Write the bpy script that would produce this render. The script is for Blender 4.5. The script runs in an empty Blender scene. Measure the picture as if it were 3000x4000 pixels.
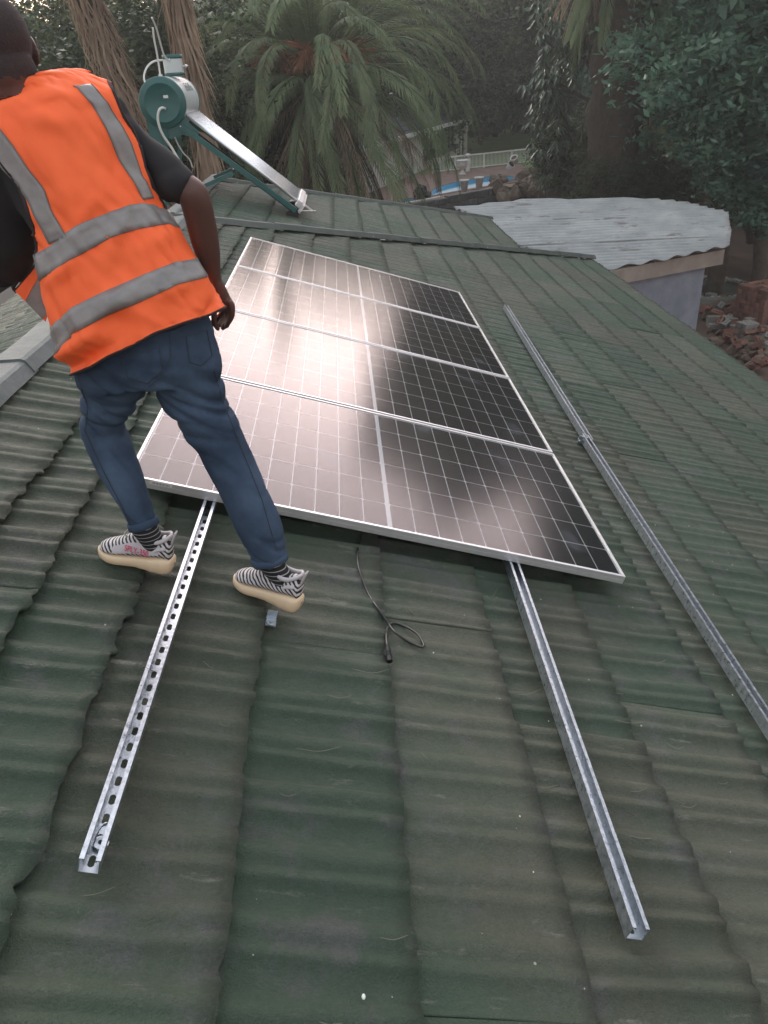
import bpy, bmesh, math, random
import numpy as np
from mathutils import Vector, Matrix, Euler
rnd = random.Random(7)
C = bpy.context.scene.collection
SC = bpy.context.scene
PI = math.pi
# ---------------------------------------------------------------- camera
CAM_POS = Vector((0.8180, -2.4548, 1.1670))
RCW = np.array([[0.997145, -0.055993, -0.050688], [-0.072250, -0.489682, -0.868951], [0.023834, 0.870101, -0.492296]])
FPX = 3021.3                      # focal length in pixels of the 3000 x 4000 photograph
cam_d = bpy.data.cameras.new('camera'); cam = bpy.data.objects.new('camera', cam_d); C.objects.link(cam)
cam_d.sensor_width = 36; cam_d.lens = FPX/4000*36; cam_d.clip_start = 0.05; cam_d.clip_end = 600
m3 = Matrix((RCW[0], -RCW[1], -RCW[2])).transposed()
cam.matrix_world = Matrix.Translation(CAM_POS) @ m3.to_4x4()
SC.camera = cam
# ---------------------------------------------------------------- light
SUN_EL, SUN_AZ = 9.0, -26.0      # low sun behind thin cloud, ahead to the left
w = bpy.data.worlds.new('World'); SC.world = w; w.use_nodes = True
nt = w.node_tree; nt.nodes.clear()
def N(t, typ, **k):
    n = t.nodes.new(typ)
    for a, v in k.items(): setattr(n, a, v)
    return n
out = N(nt, 'ShaderNodeOutputWorld'); bg = N(nt, 'ShaderNodeBackground'); sky = N(nt, 'ShaderNodeTexSky')
sky.sky_type = 'NISHITA'; sky.sun_disc = False; sky.sun_elevation = math.radians(SUN_EL); sky.sun_rotation = math.radians(SUN_AZ)
sky.air_density = 1.4; sky.dust_density = 3.0; sky.ozone_density = 2.0
# thin high cloud: greys the blue with an even veil
mixn = N(nt, 'ShaderNodeMix', data_type='RGBA'); mixn.inputs[0].default_value = 0.62
tc = N(nt, 'ShaderNodeTexCoord'); nz = N(nt, 'ShaderNodeTexNoise'); nz.inputs['Scale'].default_value = 1.6; nz.inputs['Detail'].default_value = 4
cr = N(nt, 'ShaderNodeValToRGB'); cr.color_ramp.elements[0].position = .3; cr.color_ramp.elements[1].position = .75
cr.color_ramp.elements[0].color = (.80, .82, .85, 1); cr.color_ramp.elements[1].color = (1.15, 1.13, 1.12, 1)
nt.links.new(tc.outputs['Generated'], nz.inputs['Vector']); nt.links.new(nz.outputs['Fac'], cr.inputs['Fac'])
sxz = N(nt, 'ShaderNodeSeparateXYZ'); nt.links.new(tc.outputs['Generated'], sxz.inputs[0])      # veil: pink near the horizon, grey blue overhead
gr = N(nt, 'ShaderNodeValToRGB'); gr.color_ramp.elements[0].position = .05; gr.color_ramp.elements[0].color = (.98, .80, .74, 1)
gr.color_ramp.elements[1].position = .75; gr.color_ramp.elements[1].color = (.68, .73, .77, 1); e_ = gr.color_ramp.elements.new(.38); e_.color = (.46, .395, .41, 1)
nt.links.new(sxz.outputs[2], gr.inputs[0]); vm = N(nt, 'ShaderNodeMix', data_type='RGBA', blend_type='MULTIPLY'); vm.inputs[0].default_value = 1
nt.links.new(gr.outputs[0], vm.inputs[6]); nt.links.new(cr.outputs[0], vm.inputs[7])
vs = N(nt, 'ShaderNodeVectorMath', operation='SCALE'); vs.inputs[3].default_value = 9.5; nt.links.new(vm.outputs[2], vs.inputs[0])
nt.links.new(sky.outputs[0], mixn.inputs[6]); nt.links.new(vs.outputs[0], mixn.inputs[7])
# broad dawn glow through the cloud straight ahead, low over the trees
nv = N(nt, 'ShaderNodeVectorMath', operation='NORMALIZE'); nt.links.new(tc.outputs['Generated'], nv.inputs[0])
dt = N(nt, 'ShaderNodeVectorMath', operation='DOT_PRODUCT'); nt.links.new(nv.outputs[0], dt.inputs[0])
ga, ge = math.radians(7), math.radians(12); dt.inputs[1].default_value = (math.sin(ga)*math.cos(ge), math.cos(ga)*math.cos(ge), math.sin(ge))
mx0 = N(nt, 'ShaderNodeMath', operation='MAXIMUM'); nt.links.new(dt.outputs['Value'], mx0.inputs[0]); mx0.inputs[1].default_value = 0
pw = N(nt, 'ShaderNodeMath', operation='POWER'); nt.links.new(mx0.outputs[0], pw.inputs[0]); pw.inputs[1].default_value = 7
gl_ = N(nt, 'ShaderNodeVectorMath', operation='SCALE'); gl_.inputs[0].default_value = (18.6, 14.9, 15.0); nt.links.new(pw.outputs[0], gl_.inputs[3])
pw2 = N(nt, 'ShaderNodeMath', operation='POWER'); nt.links.new(mx0.outputs[0], pw2.inputs[0]); pw2.inputs[1].default_value = 90      # brighter core behind the cloud
gl2 = N(nt, 'ShaderNodeVectorMath', operation='SCALE'); gl2.inputs[0].default_value = (7.5, 6.2, 5.2); nt.links.new(pw2.outputs[0], gl2.inputs[3])
ad2 = N(nt, 'ShaderNodeVectorMath', operation='ADD'); nt.links.new(mixn.outputs[2], ad2.inputs[0]); nt.links.new(gl2.outputs[0], ad2.inputs[1])
ad = N(nt, 'ShaderNodeVectorMath', operation='ADD'); nt.links.new(ad2.outputs[0], ad.inputs[0]); nt.links.new(gl_.outputs[0], ad.inputs[1])
nt.links.new(ad.outputs[0], bg.inputs['Color']); bg.inputs['Strength'].default_value = 0.125
nt.links.new(bg.outputs[0], out.inputs[0])
sd = bpy.data.lights.new('sun', 'SUN'); so = bpy.data.objects.new('sun', sd); C.objects.link(so)
sd.energy = 1.0; sd.angle = math.radians(32); sd.color = (1, .93, .86)
_a, _e = math.radians(SUN_AZ), math.radians(30)
sdir = Vector((math.sin(_a)*math.cos(_e), math.cos(_a)*math.cos(_e), math.sin(_e)))
so.rotation_euler = sdir.to_track_quat('Z', 'Y').to_euler(); so.location = (0, 0, 30)
SC.view_settings.view_transform = 'Standard'; SC.view_settings.look = 'None'
SC.view_settings.exposure = 1.08; SC.view_settings.gamma = 1; SC.view_settings.use_curve_mapping = False
SC.render.engine = 'CYCLES'
SC.cycles.max_bounces = 6; SC.cycles.diffuse_bounces = 3; SC.cycles.glossy_bounces = 3; SC.cycles.transparent_max_bounces = 12
SC.cycles.caustics_reflective = False; SC.cycles.caustics_refractive = False
SC.cycles.use_denoising = True

# ---------------------------------------------------------------- helpers
K = 3000/1659                     # my measuring view of the photograph is 1659 px wide
def ray(x, y):
    d = RCW.T @ np.array([(x*K-1500)/FPX, (y*K-2000)/FPX, 1.0]); return d
CP = np.array(CAM_POS)
def at_y(x, y, Y):                # world point seen at view pixel x, y with world Y
    d = ray(x, y); return Vector(CP + d*(Y-CP[1])/d[1])
def at_d(x, y, D): return Vector(CP + ray(x, y)*D)
def at_z(x, y, Z):
    d = ray(x, y); return Vector(CP + d*(Z-CP[2])/d[2])
TH = math.radians(18)             # pitch of the roof
RW = Matrix.Rotation(TH, 4, 'Y')  # roof frame (s down the slope, r along the ridge, h off it) -> world
def R2W(s, r, h=0): return RW @ Vector((s, r, h))
def W2R(p): return RW.inverted() @ Vector(p)
def at_roof(x, y, h):             # world point on the plane h above the roof frame
    d = np.array(RW.inverted().to_3x3()) @ ray(x, y); c = W2R(CAM_POS)
    k = (h-c.z)/d[2]; return Vector((c.x+d[0]*k, c.y+d[1]*k, h))   # in roof coordinates

def tag(o, label=None, cat=None, group=None, kind=None):
    if label: o['label'] = label
    if cat: o['category'] = cat
    if group: o['group'] = group
    if kind: o['kind'] = kind
    return o
def empty(name, loc=(0, 0, 0), rot=(0, 0, 0)):
    o = bpy.data.objects.new(name, None); C.objects.link(o); o.location = loc; o.rotation_euler = rot
    o.empty_display_size = .1; return o
def mk(name, me, mat=None, parent=None):
    o = bpy.data.objects.new(name, me); C.objects.link(o)
    if mat is not None:
        for m in (mat if isinstance(mat, (list, tuple)) else [mat]): me.materials.append(m)
    if parent is not None: o.parent = parent
    return o
def inst(name, me, parent=None):
    o = bpy.data.objects.new(name, me); C.objects.link(o)
    if parent is not None: o.parent = parent
    return o
def mesh(name, V, F, smooth=False):
    me = bpy.data.meshes.new(name); me.from_pydata([tuple(v) for v in V], [], F)
    if smooth: me.polygons.foreach_set('use_smooth', [True]*len(me.polygons))
    me.update(); return me
def quads(name, V, nq, smooth=False):      # V: (nq*4, 3) array of loose quads
    me = bpy.data.meshes.new(name); V = np.asarray(V, np.float32)
    me.vertices.add(nq*4); me.vertices.foreach_set('co', V.ravel())
    me.loops.add(nq*4); me.loops.foreach_set('vertex_index', np.arange(nq*4, dtype=np.int32))
    me.polygons.add(nq); me.polygons.foreach_set('loop_start', np.arange(0, nq*4, 4, dtype=np.int32))
    me.polygons.foreach_set('loop_total', np.full(nq, 4, np.int32))
    me.update(calc_edges=True); return me
class MB:
    def __init__(s): s.V = []; s.F = []; s.M = []
    def add(s, V, F, m=0):
        b = len(s.V); s.V += [Vector(v) for v in V]; s.F += [tuple(i+b for i in f) for f in F]; s.M += [m]*len(F); return s
    def box(s, c, d, rot=None, m=0, taper=None):
        x, y, z = d[0]/2, d[1]/2, d[2]/2; t = taper or 1
        P = [Vector(p) for p in ((-x, -y, -z), (x, -y, -z), (x, y, -z), (-x, y, -z), (-x*t, -y*t, z), (x*t, -y*t, z), (x*t, y*t, z), (-x*t, y*t, z))]
        if rot is not None: P = [rot @ p for p in P]
        return s.add([p+Vector(c) for p in P], [(3, 2, 1, 0), (4, 5, 6, 7), (0, 1, 5, 4), (1, 2, 6, 5), (2, 3, 7, 6), (3, 0, 4, 7)], m)
    def bar(s, a, b, wd, ht, up=(0, 0, 1), m=0):
        a, b = Vector(a), Vector(b); d = (b-a); L = d.length; d.normalize(); u = Vector(up)
        x = d.cross(u).normalized(); z = x.cross(d); M = Matrix((x, d, z)).transposed()
        return s.box((a+b)/2, (wd, L, ht), M, m)
    def tube(s, pts, r, n=8, m=0, caps=True, flat=1.0):
        pts = [Vector(p) for p in pts]; k = len(pts); rs = r if isinstance(r, (list, tuple)) else [r]*k
        b = len(s.V); u = None
        for i, p in enumerate(pts):
            t = (pts[min(i+1, k-1)]-pts[max(i-1, 0)]).normalized()
            if u is None: u = t.orthogonal().normalized()
            u = (u - t*u.dot(t)).normalized(); v = t.cross(u)
            for j in range(n):
                a = 2*PI*j/n; s.V.append(p+(u*math.cos(a)+v*math.sin(a)*flat)*rs[i])
        for i in range(k-1):
            for j in range(n):
                s.F.append((b+i*n+j, b+i*n+(j+1) % n, b+(i+1)*n+(j+1) % n, b+(i+1)*n+j)); s.M.append(m)
        if caps:
            s.F.append(tuple(b+j for j in reversed(range(n)))); s.F.append(tuple(b+(k-1)*n+j for j in range(n))); s.M += [m, m]
        return s
    def lathe(s, prof, c=(0, 0, 0), rot=None, n=24, m=0):   # prof: (radius, z) list
        b = len(s.V)
        for r, z in prof:
            for j in range(n):
                a = 2*PI*j/n; p = Vector((r*math.cos(a), r*math.sin(a), z))
                if rot is not None: p = rot @ p
                s.V.append(p+Vector(c))
        for i in range(len(prof)-1):
            for j in range(n):
                s.F.append((b+i*n+j, b+i*n+(j+1) % n, b+(i+1)*n+(j+1) % n, b+(i+1)*n+j)); s.M.append(m)
        return s
    def ball(s, c, r, n=8, m=0, sc=(1, 1, 1)):
        pr = [(math.sin(PI*i/n)*r, -math.cos(PI*i/n)*r) for i in range(n+1)]
        b = len(s.V); s.lathe(pr, (0, 0, 0), None, n*2, m)
        for i in range(b, len(s.V)):
            v = s.V[i]; s.V[i] = Vector((v.x*sc[0], v.y*sc[1], v.z*sc[2]))+Vector(c)
        return s
    def build(s, name, mat=None, parent=None, smooth=False, bevel=0):
        me = mesh(name, s.V, s.F, smooth); o = mk(name, me, mat, parent)
        if len(set(s.M)) > 1: me.polygons.foreach_set('material_index', s.M)
        if bevel:
            md = o.modifiers.new('b', 'BEVEL'); md.width = bevel; md.segments = 2; md.limit_method = 'ANGLE'
        return o
def grid_faces(nu, nv, b=0):
    return [(b+i*nv+j, b+(i+1)*nv+j, b+(i+1)*nv+j+1, b+i*nv+j+1) for i in range(nu-1) for j in range(nv-1)]
_tab = np.random.RandomState(3).rand(64, 64)
def vn(x, y):                      # smooth value noise in [-1, 1]
    x = np.asarray(x, float); y = np.asarray(y, float); xi = np.floor(x).astype(int); yi = np.floor(y).astype(int)
    fx = x-xi; fy = y-yi; fx = fx*fx*(3-2*fx); fy = fy*fy*(3-2*fy)
    g = lambda a, b: _tab[a % 64, b % 64]
    return 2*((g(xi, yi)*(1-fx)+g(xi+1, yi)*fx)*(1-fy)+(g(xi, yi+1)*(1-fx)+g(xi+1, yi+1)*fx)*fy)-1
def catmull(P, n):
    P = [Vector(p) for p in P]; P = [P[0]*2-P[1]]+P+[P[-1]*2-P[-2]]; o = []
    for i in range(1, len(P)-2):
        for k in range(n):
            t = k/n; a, b, c, d = P[i-1], P[i], P[i+1], P[i+2]
            o.append(.5*((2*b)+(c-a)*t+(2*a-5*b+4*c-d)*t*t+(3*b-a-3*c+d)*t**3))
    o.append(P[-2]); return o

# ---------------------------------------------------------------- materials
def lin(*c): return tuple(((v/255+.055)/1.055)**2.4 if v/255 > .04045 else v/255/12.92 for v in c)+(1,)
def material(name, base, rough=.7, metal=0.0, vary=None, scale=5.0, vamt=1.0, bump=0.0, bscale=60.0, coords='Object', spec=.5, objvar=0.0, rvar=0.0, detail=5, stretch=None):
    """Principled with the base colour broken by noise towards `vary`, fine bump, and a per-object brightness shift."""
    m = bpy.data.materials.new(name); m.use_nodes = True; t = m.node_tree; b = t.nodes['Principled BSDF']
    b.inputs['Roughness'].default_value = rough; b.inputs['Metallic'].default_value = metal; b.inputs['Specular IOR Level'].default_value = spec
    base = tuple(base)+((1,) if len(base) == 3 else ())
    b.inputs['Base Color'].default_value = base
    tcn = N(t, 'ShaderNodeTexCoord'); src = tcn.outputs[coords]
    if stretch:
        mp = N(t, 'ShaderNodeMapping'); mp.inputs['Scale'].default_value = stretch; t.links.new(src, mp.inputs[0]); src = mp.outputs[0]
    m['_']=0
    col = None
    if vary is not None:
        vary = tuple(vary)+((1,) if len(vary) == 3 else ())
        n = N(t, 'ShaderNodeTexNoise'); n.inputs['Scale'].default_value = scale; n.inputs['Detail'].default_value = detail; n.inputs['Roughness'].default_value = .62
        t.links.new(src, n.inputs['Vector'])
        r = N(t, 'ShaderNodeMapRange'); r.inputs[1].default_value = .35; r.inputs[2].default_value = .68; r.inputs[4].default_value = vamt
        t.links.new(n.outputs['Fac'], r.inputs[0])
        x = N(t, 'ShaderNodeMix', data_type='RGBA'); x.inputs[6].default_value = base; x.inputs[7].default_value = vary
        t.links.new(r.outputs[0], x.inputs[0]); col = x.outputs[2]
        if rvar:
            r2 = N(t, 'ShaderNodeMapRange'); r2.inputs[1].default_value = .3; r2.inputs[2].default_value = .7
            r2.inputs[3].default_value = max(0, rough-rvar); r2.inputs[4].default_value = min(1, rough+rvar)
            t.links.new(n.outputs['Fac'], r2.inputs[0]); t.links.new(r2.outputs[0], b.inputs['Roughness'])
    if objvar:
        oi = N(t, 'ShaderNodeObjectInfo'); h = N(t, 'ShaderNodeHueSaturation')
        r = N(t, 'ShaderNodeMapRange'); r.inputs[3].default_value = 1-objvar; r.inputs[4].default_value = 1+objvar
        t.links.new(oi.outputs['Random'], r.inputs[0]); t.links.new(r.outputs[0], h.inputs['Value'])
        if col is not None: t.links.new(col, h.inputs['Color'])
        else: h.inputs['Color'].default_value = base
        col = h.outputs[0]
    if col is not None: t.links.new(col, b.inputs['Base Color'])
    if bump:
        n = N(t, 'ShaderNodeTexNoise'); n.inputs['Scale'].default_value = bscale; n.inputs['Detail'].default_value = 4
        t.links.new(src, n.inputs['Vector']); bn = N(t, 'ShaderNodeBump'); bn.inputs['Strength'].default_value = bump; bn.inputs['Distance'].default_value = .01
        t.links.new(n.outputs['Fac'], bn.inputs['Height']); t.links.new(bn.outputs[0], b.inputs['Normal'])
    del m['_']
    return m
def roof_material(name, green, brown, grey):
    m = bpy.data.materials.new(name); m.use_nodes = True; t = m.node_tree; b = t.nodes['Principled BSDF']; L = t.links.new
    tcn = N(t, 'ShaderNodeTexCoord'); oi = N(t, 'ShaderNodeObjectInfo')
    off = N(t, 'ShaderNodeVectorMath', operation='ADD'); L(tcn.outputs['Object'], off.inputs[0])
    def noise(sc, det=4, vec=None, ro=.6):
        n = N(t, 'ShaderNodeTexNoise'); n.inputs['Scale'].default_value = sc; n.inputs['Detail'].default_value = det; n.inputs['Roughness'].default_value = ro
        L(vec or tcn.outputs['Object'], n.inputs['Vector']); return n.outputs['Fac']
    def rng(src, a, bb, c=0, d=1):
        r = N(t, 'ShaderNodeMapRange'); r.inputs[1].default_value = a; r.inputs[2].default_value = bb; r.inputs[3].default_value = c; r.inputs[4].default_value = d
        L(src, r.inputs[0]); return r.outputs[0]
    def mix(f, a, c):
        x = N(t, 'ShaderNodeMix', data_type='RGBA'); L(f, x.inputs[0])
        for i, v in ((6, a), (7, c)):
            if isinstance(v, tuple): x.inputs[i].default_value = v
            else: L(v, x.inputs[i])
        return x.outputs[2]
    def add(a, c):
        x = N(t, 'ShaderNodeMath', operation='ADD'); L(a, x.inputs[0]); L(c, x.inputs[1]); return x.outputs[0]
    rv = rng(oi.outputs['Random'], 0, 1, -.13, .13)
    c = mix(rng(add(noise(.9, 3), rv), .42, .62), green, brown)
    c = mix(rng(noise(5.5, 6, ro=.7), .54, .68, 0, .75), c, grey)
    mp = N(t, 'ShaderNodeMapping'); mp.inputs['Scale'].default_value = (5, 22, 5); mp.inputs['Rotation'].default_value=(0,0,.05); L(tcn.outputs['Object'], mp.inputs[0])
    pale = rng(noise(1.0, 6, mp.outputs[0], .72), .615, .70, 0, .62)
    c = mix(pale, c, (grey[0]*2.3, grey[1]*2.3, grey[2]*1.95, 1))
    c = mix(rng(noise(300, 2), .62, .74, 0, .6), c, (.16, .16, .14, 1))
    c = mix(rng(noise(130, 5, ro=.85), .35, .65, 0, .62), c, (green[0]*.45, green[1]*.45, green[2]*.45, 1))
    vo = N(t, 'ShaderNodeTexVoronoi'); vo.inputs['Scale'].default_value = 9; L(tcn.outputs['Object'], vo.inputs['Vector'])
    c = mix(rng(vo.outputs['Distance'], .022, .034, .85, 0), c, (.4, .4, .34, 1))
    hv = N(t, 'ShaderNodeHueSaturation'); L(rng(oi.outputs['Random'], 0, 1, .88, 1.12), hv.inputs['Value']); L(c, hv.inputs['Color'])
    L(hv.outputs[0], b.inputs['Base Color'])
    L(rng(noise(20, 4), .3, .7, .5, .72), b.inputs['Roughness']); b.inputs['Specular IOR Level'].default_value = .45
    hsum = N(t, 'ShaderNodeMath', operation='MULTIPLY_ADD'); L(noise(38, 5, ro=.7), hsum.inputs[0]); hsum.inputs[1].default_value = 1.5; L(noise(260, 3, ro=.7), hsum.inputs[2])
    bn = N(t, 'ShaderNodeBump'); bn.inputs['Strength'].default_value = .85; bn.inputs['Distance'].default_value = .007
    L(hsum.outputs[0], bn.inputs['Height']); L(bn.outputs[0], b.inputs['Normal'])
    return m
M_roof = roof_material('bitumen_tile_green', (.043, .078, .048, 1), (.075, .080, .055, 1), (.105, .102, .104, 1))
M_cap = material('ridge_cap_green', (.045, .065, .053), .6, vary=(.085, .095, .088), scale=4, bump=.3, bscale=90, objvar=.08)
M_capgrey = material('ridge_cap_grey', (.10, .115, .113), .75, vary=(.16, .178, .172), scale=6, bump=.4, bscale=60)
M_zinc = material('galvanised_steel', (.40, .44, .48), .34, .9, vary=(.60, .65, .70), scale=55, bump=.12, bscale=90, rvar=.1, detail=3)
M_alu = material('anodised_aluminium', (.78, .78, .78), .38, .75, vary=(.70, .70, .71), scale=12)
M_screw = material('screw_zinc', (.6, .6, .58), .4, .6)
M_black = material('black_plastic', (.012, .012, .013), .42, bump=.05, bscale=200)
M_white = material('white_plastic', (.72, .74, .72), .45, vary=(.6, .62, .6), scale=8)
M_dark = material('dark_void', (.01, .01, .01), .9)

# ---------------------------------------------------------------- the house: tiled roof
house = empty('tiled_house'); tag(house, 'house whose green bitumen tile roof fills the foreground under the solar panels', 'house')
_pk = np.array([0, .10, .22, .34, .44, .52, .60, .70, .80, .90, 1.0])
_ph = np.array([.012, .002, 0, .0015, .006, .0145, .0135, .0085, .0155, .0185, .012])*1.15
def prof(r):                      # two crests per 165 mm wave, flat pan between
    x = (np.asarray(r)/.165) % 1.0
    return np.interp(x, _pk, _ph)
def hip_r(s): return 5.02+(s+.65)*.965
RD = -.120                        # pan level of the tiles in the roof frame
def tile(s0, s1, r0, r1, h, dr, nd, seed, rag=.006, clip=None, flip=1, name='tile', parent=house, slope=.018, yaw=0.0):
    n = max(2, int((r1-r0)/dr)); r = np.linspace(r0, r1, n+1)
    sv = np.concatenate([[s0-.05], np.linspace(s0, s1, nd+1)])
    Rg, Sg = np.meshgrid(r, sv, indexing='ij')
    f = (Sg-s0)/(s1-s0)
    wob = .010*vn(Rg*3+seed*7.3, Sg*2+seed)+.004*vn(Rg*11, Sg*7+seed*3)
    amp = 1+.35*vn(Rg*1.7+seed*3.1, Sg*1.1+seed)
    Z = h+prof(Rg+wob)*amp+slope*np.clip(f, -.1, 1)+.0035*(Rg-r0)/(r1-r0)+.0035*vn(Rg*5+seed, Sg*4.1)
    edge = rag*(.6 if rag < .008 else 1)*(vn(r*9+seed*5, r*0+seed)+.6*vn(r*37+seed, r*0+2))
    curl = rag*.55*np.clip(vn(r*13+seed*11, r*0+5), 0, 1)
    Sg[:, -1] += edge; Sg[:, -2] += edge*.5; Z[:, -1] += curl
    V = np.stack([Sg, Rg, Z], -1); nv = V.shape[1]; F = []
    for i in range(n):
        for j in range(nv-1):
            if clip is not None and Rg[i, j:j+2].mean() > clip(Sg[i, j:j+2].mean()): continue
            F.append((i*nv+j, i*nv+j+1, (i+1)*nv+j+1, (i+1)*nv+j))
    if not F: return None
    VV = list(V.reshape(-1, 3)); b = len(VV)
    for i in range(n+1):          # thickness along the lower edge, rough underside
        VV.append((Sg[i, -1]-.004, r[i], Z[i, -1]-.013)); VV.append((Sg[i, -1]-.07, r[i], Z[i, -1]-.012))
    for i in range(n):
        if clip is not None and r[i] > clip(s1): continue
        F.append((i*nv+nv-1, b+2*i, b+2*i+2, (i+1)*nv+nv-1)); F.append((b+2*i, b+2*i+1, b+2*i+3, b+2*i+2))
    b = len(VV)
    for j in range(nv): VV.append((Sg[0, j], r0, Z[0, j]-.012))
    if clip is None or r0 < clip(s0):
        for j in range(nv-1): F.append((j, b+j, b+j+1, j+1))
    if flip != 1: VV = [(-v[0], v[1], v[2]) for v in VV]; F = [tuple(reversed(q)) for q in F]
    me = mesh(name, VV, F, True)
    o = mk(name, me, M_roof, parent)
    if yaw == 0.0: o.rotation_euler = (0, TH*flip, 0)
    return o
EDGES = [-.62, -.29, -.10, .16, .545, .93, 1.305, 1.70]
while EDGES[-1] < 5.1: EDGES.append(EDGES[-1]+.385)
LEVEL = {0: .030, 1: .022, 2: .012, 3: .003}
for ci in range(len(EDGES)-1):
    s0, s1 = EDGES[ci], EDGES[ci+1]
    r = -3.0+(.62*(ci*7 % 3)/3)-.3
    k = 0
    while r < hip_r(s1)+.1:
        L = 1.24
        near = r < 1.8
        rag = .014 if ci < 3 else (.010 if ci == 3 else .0045)
        if ci > 4 and r > 1.5: rag = .008
        tile(s0, s1, r, r+L-.004, RD+LEVEL.get(ci, 0), .0075 if near else .0118, 7 if near else 5, ci*3.7+k*1.3, rag, clip=hip_r)
        r += L; k += 1
# deck under the tiles so nothing shows through
mb = MB(); mb.add([(-.66, -3.6, -.125), (5.18, -3.6, -.125), (5.18, 10.65, -.125), (-.66, 5.02, -.125)], [(0, 1, 2, 3)])
o = mb.build('roof_deck', M_dark, house); o.rotation_euler = (0, TH, 0)
# left slope falling away behind the ridge
XR, ZR = R2W(-.66, 0, -.09).x, R2W(-.66, 0, -.09).z
left = []
for ci in range(4):
    s0 = .02+ci*.385
    r = -3.2
    while r < 6.5:
        o = tile(s0, s0+.385, r, r+1.236, -.03, .0125, 5, 40+ci*3+r, .02 if ci < 2 else .01, flip=-1)
        o.location = (XR+.02, 0, ZR); r += 1.24
mb = MB(); mb.add([(0, -3.6, -.05), (-2.4, -3.6, -.05), (-2.4, 7.5, -.05), (0, 7.5, -.05)], [(3, 2, 1, 0)])
o = mb.build('roof_deck', M_dark, house); o.rotation_euler = (0, -TH, 0); o.location = (XR, 0, ZR)
def cap(a, b, wd, ht, mat, nseg, rise=0.0, name='ridge_cap', parent=house, th=.008, sag=.006, top=.55):
    """folded capping strip laid in overlapping lengths from a to b (world points)"""
    a, b = Vector(a), Vector(b); L = (b-a).length; d = (b-a)/L; x = d.cross(Vector((0, 0, 1))).normalized(); z = x.cross(d)
    for i in range(nseg):
        t0, t1 = L*i/nseg, L*(i+1)/nseg+.05
        V = []; F = []; n = 10
        for k in range(n+1):
            t = t0+(t1-t0)*k/n; e = rise*(1-k/n)+rnd.uniform(-1, 1)*sag*.4; c = a+d*t+x*rnd.uniform(-1, 1)*sag*.5
            for (u, v) in ((-wd/2, -ht), (-wd/2*top-.01, -.004), (-wd/2*top+.008, .004), (wd/2*top-.008, .004), (wd/2*top+.01, -.004), (wd/2, -ht), (wd/2-.01, -ht-.006)):
                V.append(c+x*u+z*(v+e))
        F = grid_faces(n+1, 7); F.append((0, 1, 2, 3, 4, 5, 6)); 
        o = mk(name, mesh(name, V, F), mat, parent)
        if i > 0 or True:
            for sg in (-1, 1):
                sc_ = MB().ball(a+d*(t0+L/nseg*(.25 if sg > 0 else .62))+x*sg*(wd/2-.012)-z*(ht*.62), .006, 3); sc_.build('screw_head', M_screw, o)
    return
# grey ridge cap on the left, and the green hip cap at the far end
pa, pb = R2W(-.70, -3.4, -.035), R2W(-.67, 5.05, -.045)
cap(pa, pb, .21, .055, M_capgrey, 6, .010, top=.62)
pa, pb = R2W(-.72, hip_r(-.72)-.05, -.035), R2W(5.12, hip_r(5.12), -.035)
cap(pa, pb, .15, .055, M_cap, 7, .008, name='hip_cap', top=.5)
# ---------------------------------------------------------------- far wing of the roof, beyond the hip cap
wing_z = -.16
W_S1 = 3.74
def wing_clip(s): return 8.25+(s+.9)*.985
EW = [-.72+.372*i for i in range(12)] + [W_S1]
for ci in range(len(EW)-1):
    s0, s1 = EW[ci], EW[ci+1]
    r = hip_r(s1)-.35
    k = 0
    while r < wing_clip(s1):
        L = min(1.24, wing_clip(s1)+.15-r) if k == 2 else 1.24
        o = tile(s0, s1, r, r+L-.004, wing_z, .0118, 5, 90+ci*2.7+k*1.3, .007, clip=wing_clip)
        r += L; k += 1
mb = MB(); mb.add([(-.9, hip_r(-.9), -.175), (W_S1-.05, hip_r(W_S1), -.175), (W_S1-.05, wing_clip(W_S1), -.175), (-.9, wing_clip(-.9), -.175)], [(0, 1, 2, 3)])
o = mb.build('roof_deck', M_dark, house); o.rotation_euler = (0, TH, 0)
cap(R2W(-.75, wing_clip(-.75)-.1, wing_z+.055), R2W(W_S1+.02, wing_clip(W_S1), wing_z+.055), .15, .05, M_cap, 6, .008, name='hip_cap', top=.5)
cap(R2W(-.80, hip_r(-.8), wing_z+.055), R2W(-.80, wing_clip(-.8)+.1, wing_z+.055), .17, .055, M_capgrey, 3, .008)
# pale flashing that peeps out behind the near hip cap
M_flash = material('worn_flashing', (.13, .16, .14), .6, vary=(.24, .26, .24), scale=9)
fl = []
for i in range(9):
    s = -.2+i*.5; a = R2W(s, hip_r(s)+.10, wing_z+.045); b = R2W(s+.42, hip_r(s+.42)+.07, wing_z+.05)
    MB().bar(a, b, .10, .006, R2W(0, 0, 1)).build('flashing', M_flash, house)
# walls of the house below the eaves
M_wall = material('painted_plaster', (.5, .5, .46), .8, vary=(.38, .37, .34), scale=3, bump=.2)
ev = R2W(5.0, 0, -.13)
mb = MB(); mb.box(((-1.9+ev.x-.35)/2, 3.2, (ev.z-.12-4.3)/2), (ev.x-.35+1.9, 13.2, 4.3+ev.z-.14))
mb.build('wall', M_wall, house)
mb = MB(); mb.box((ev.x-.02, 3.3, ev.z-.07), (.03, 13.4, .16)); mb.build('fascia', M_cap, house)
mb = MB(); mb.box((.9, 10.9, -2.9), (4.0, 3.4, 2.8)); mb.build('wall', M_wall, house)

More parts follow.
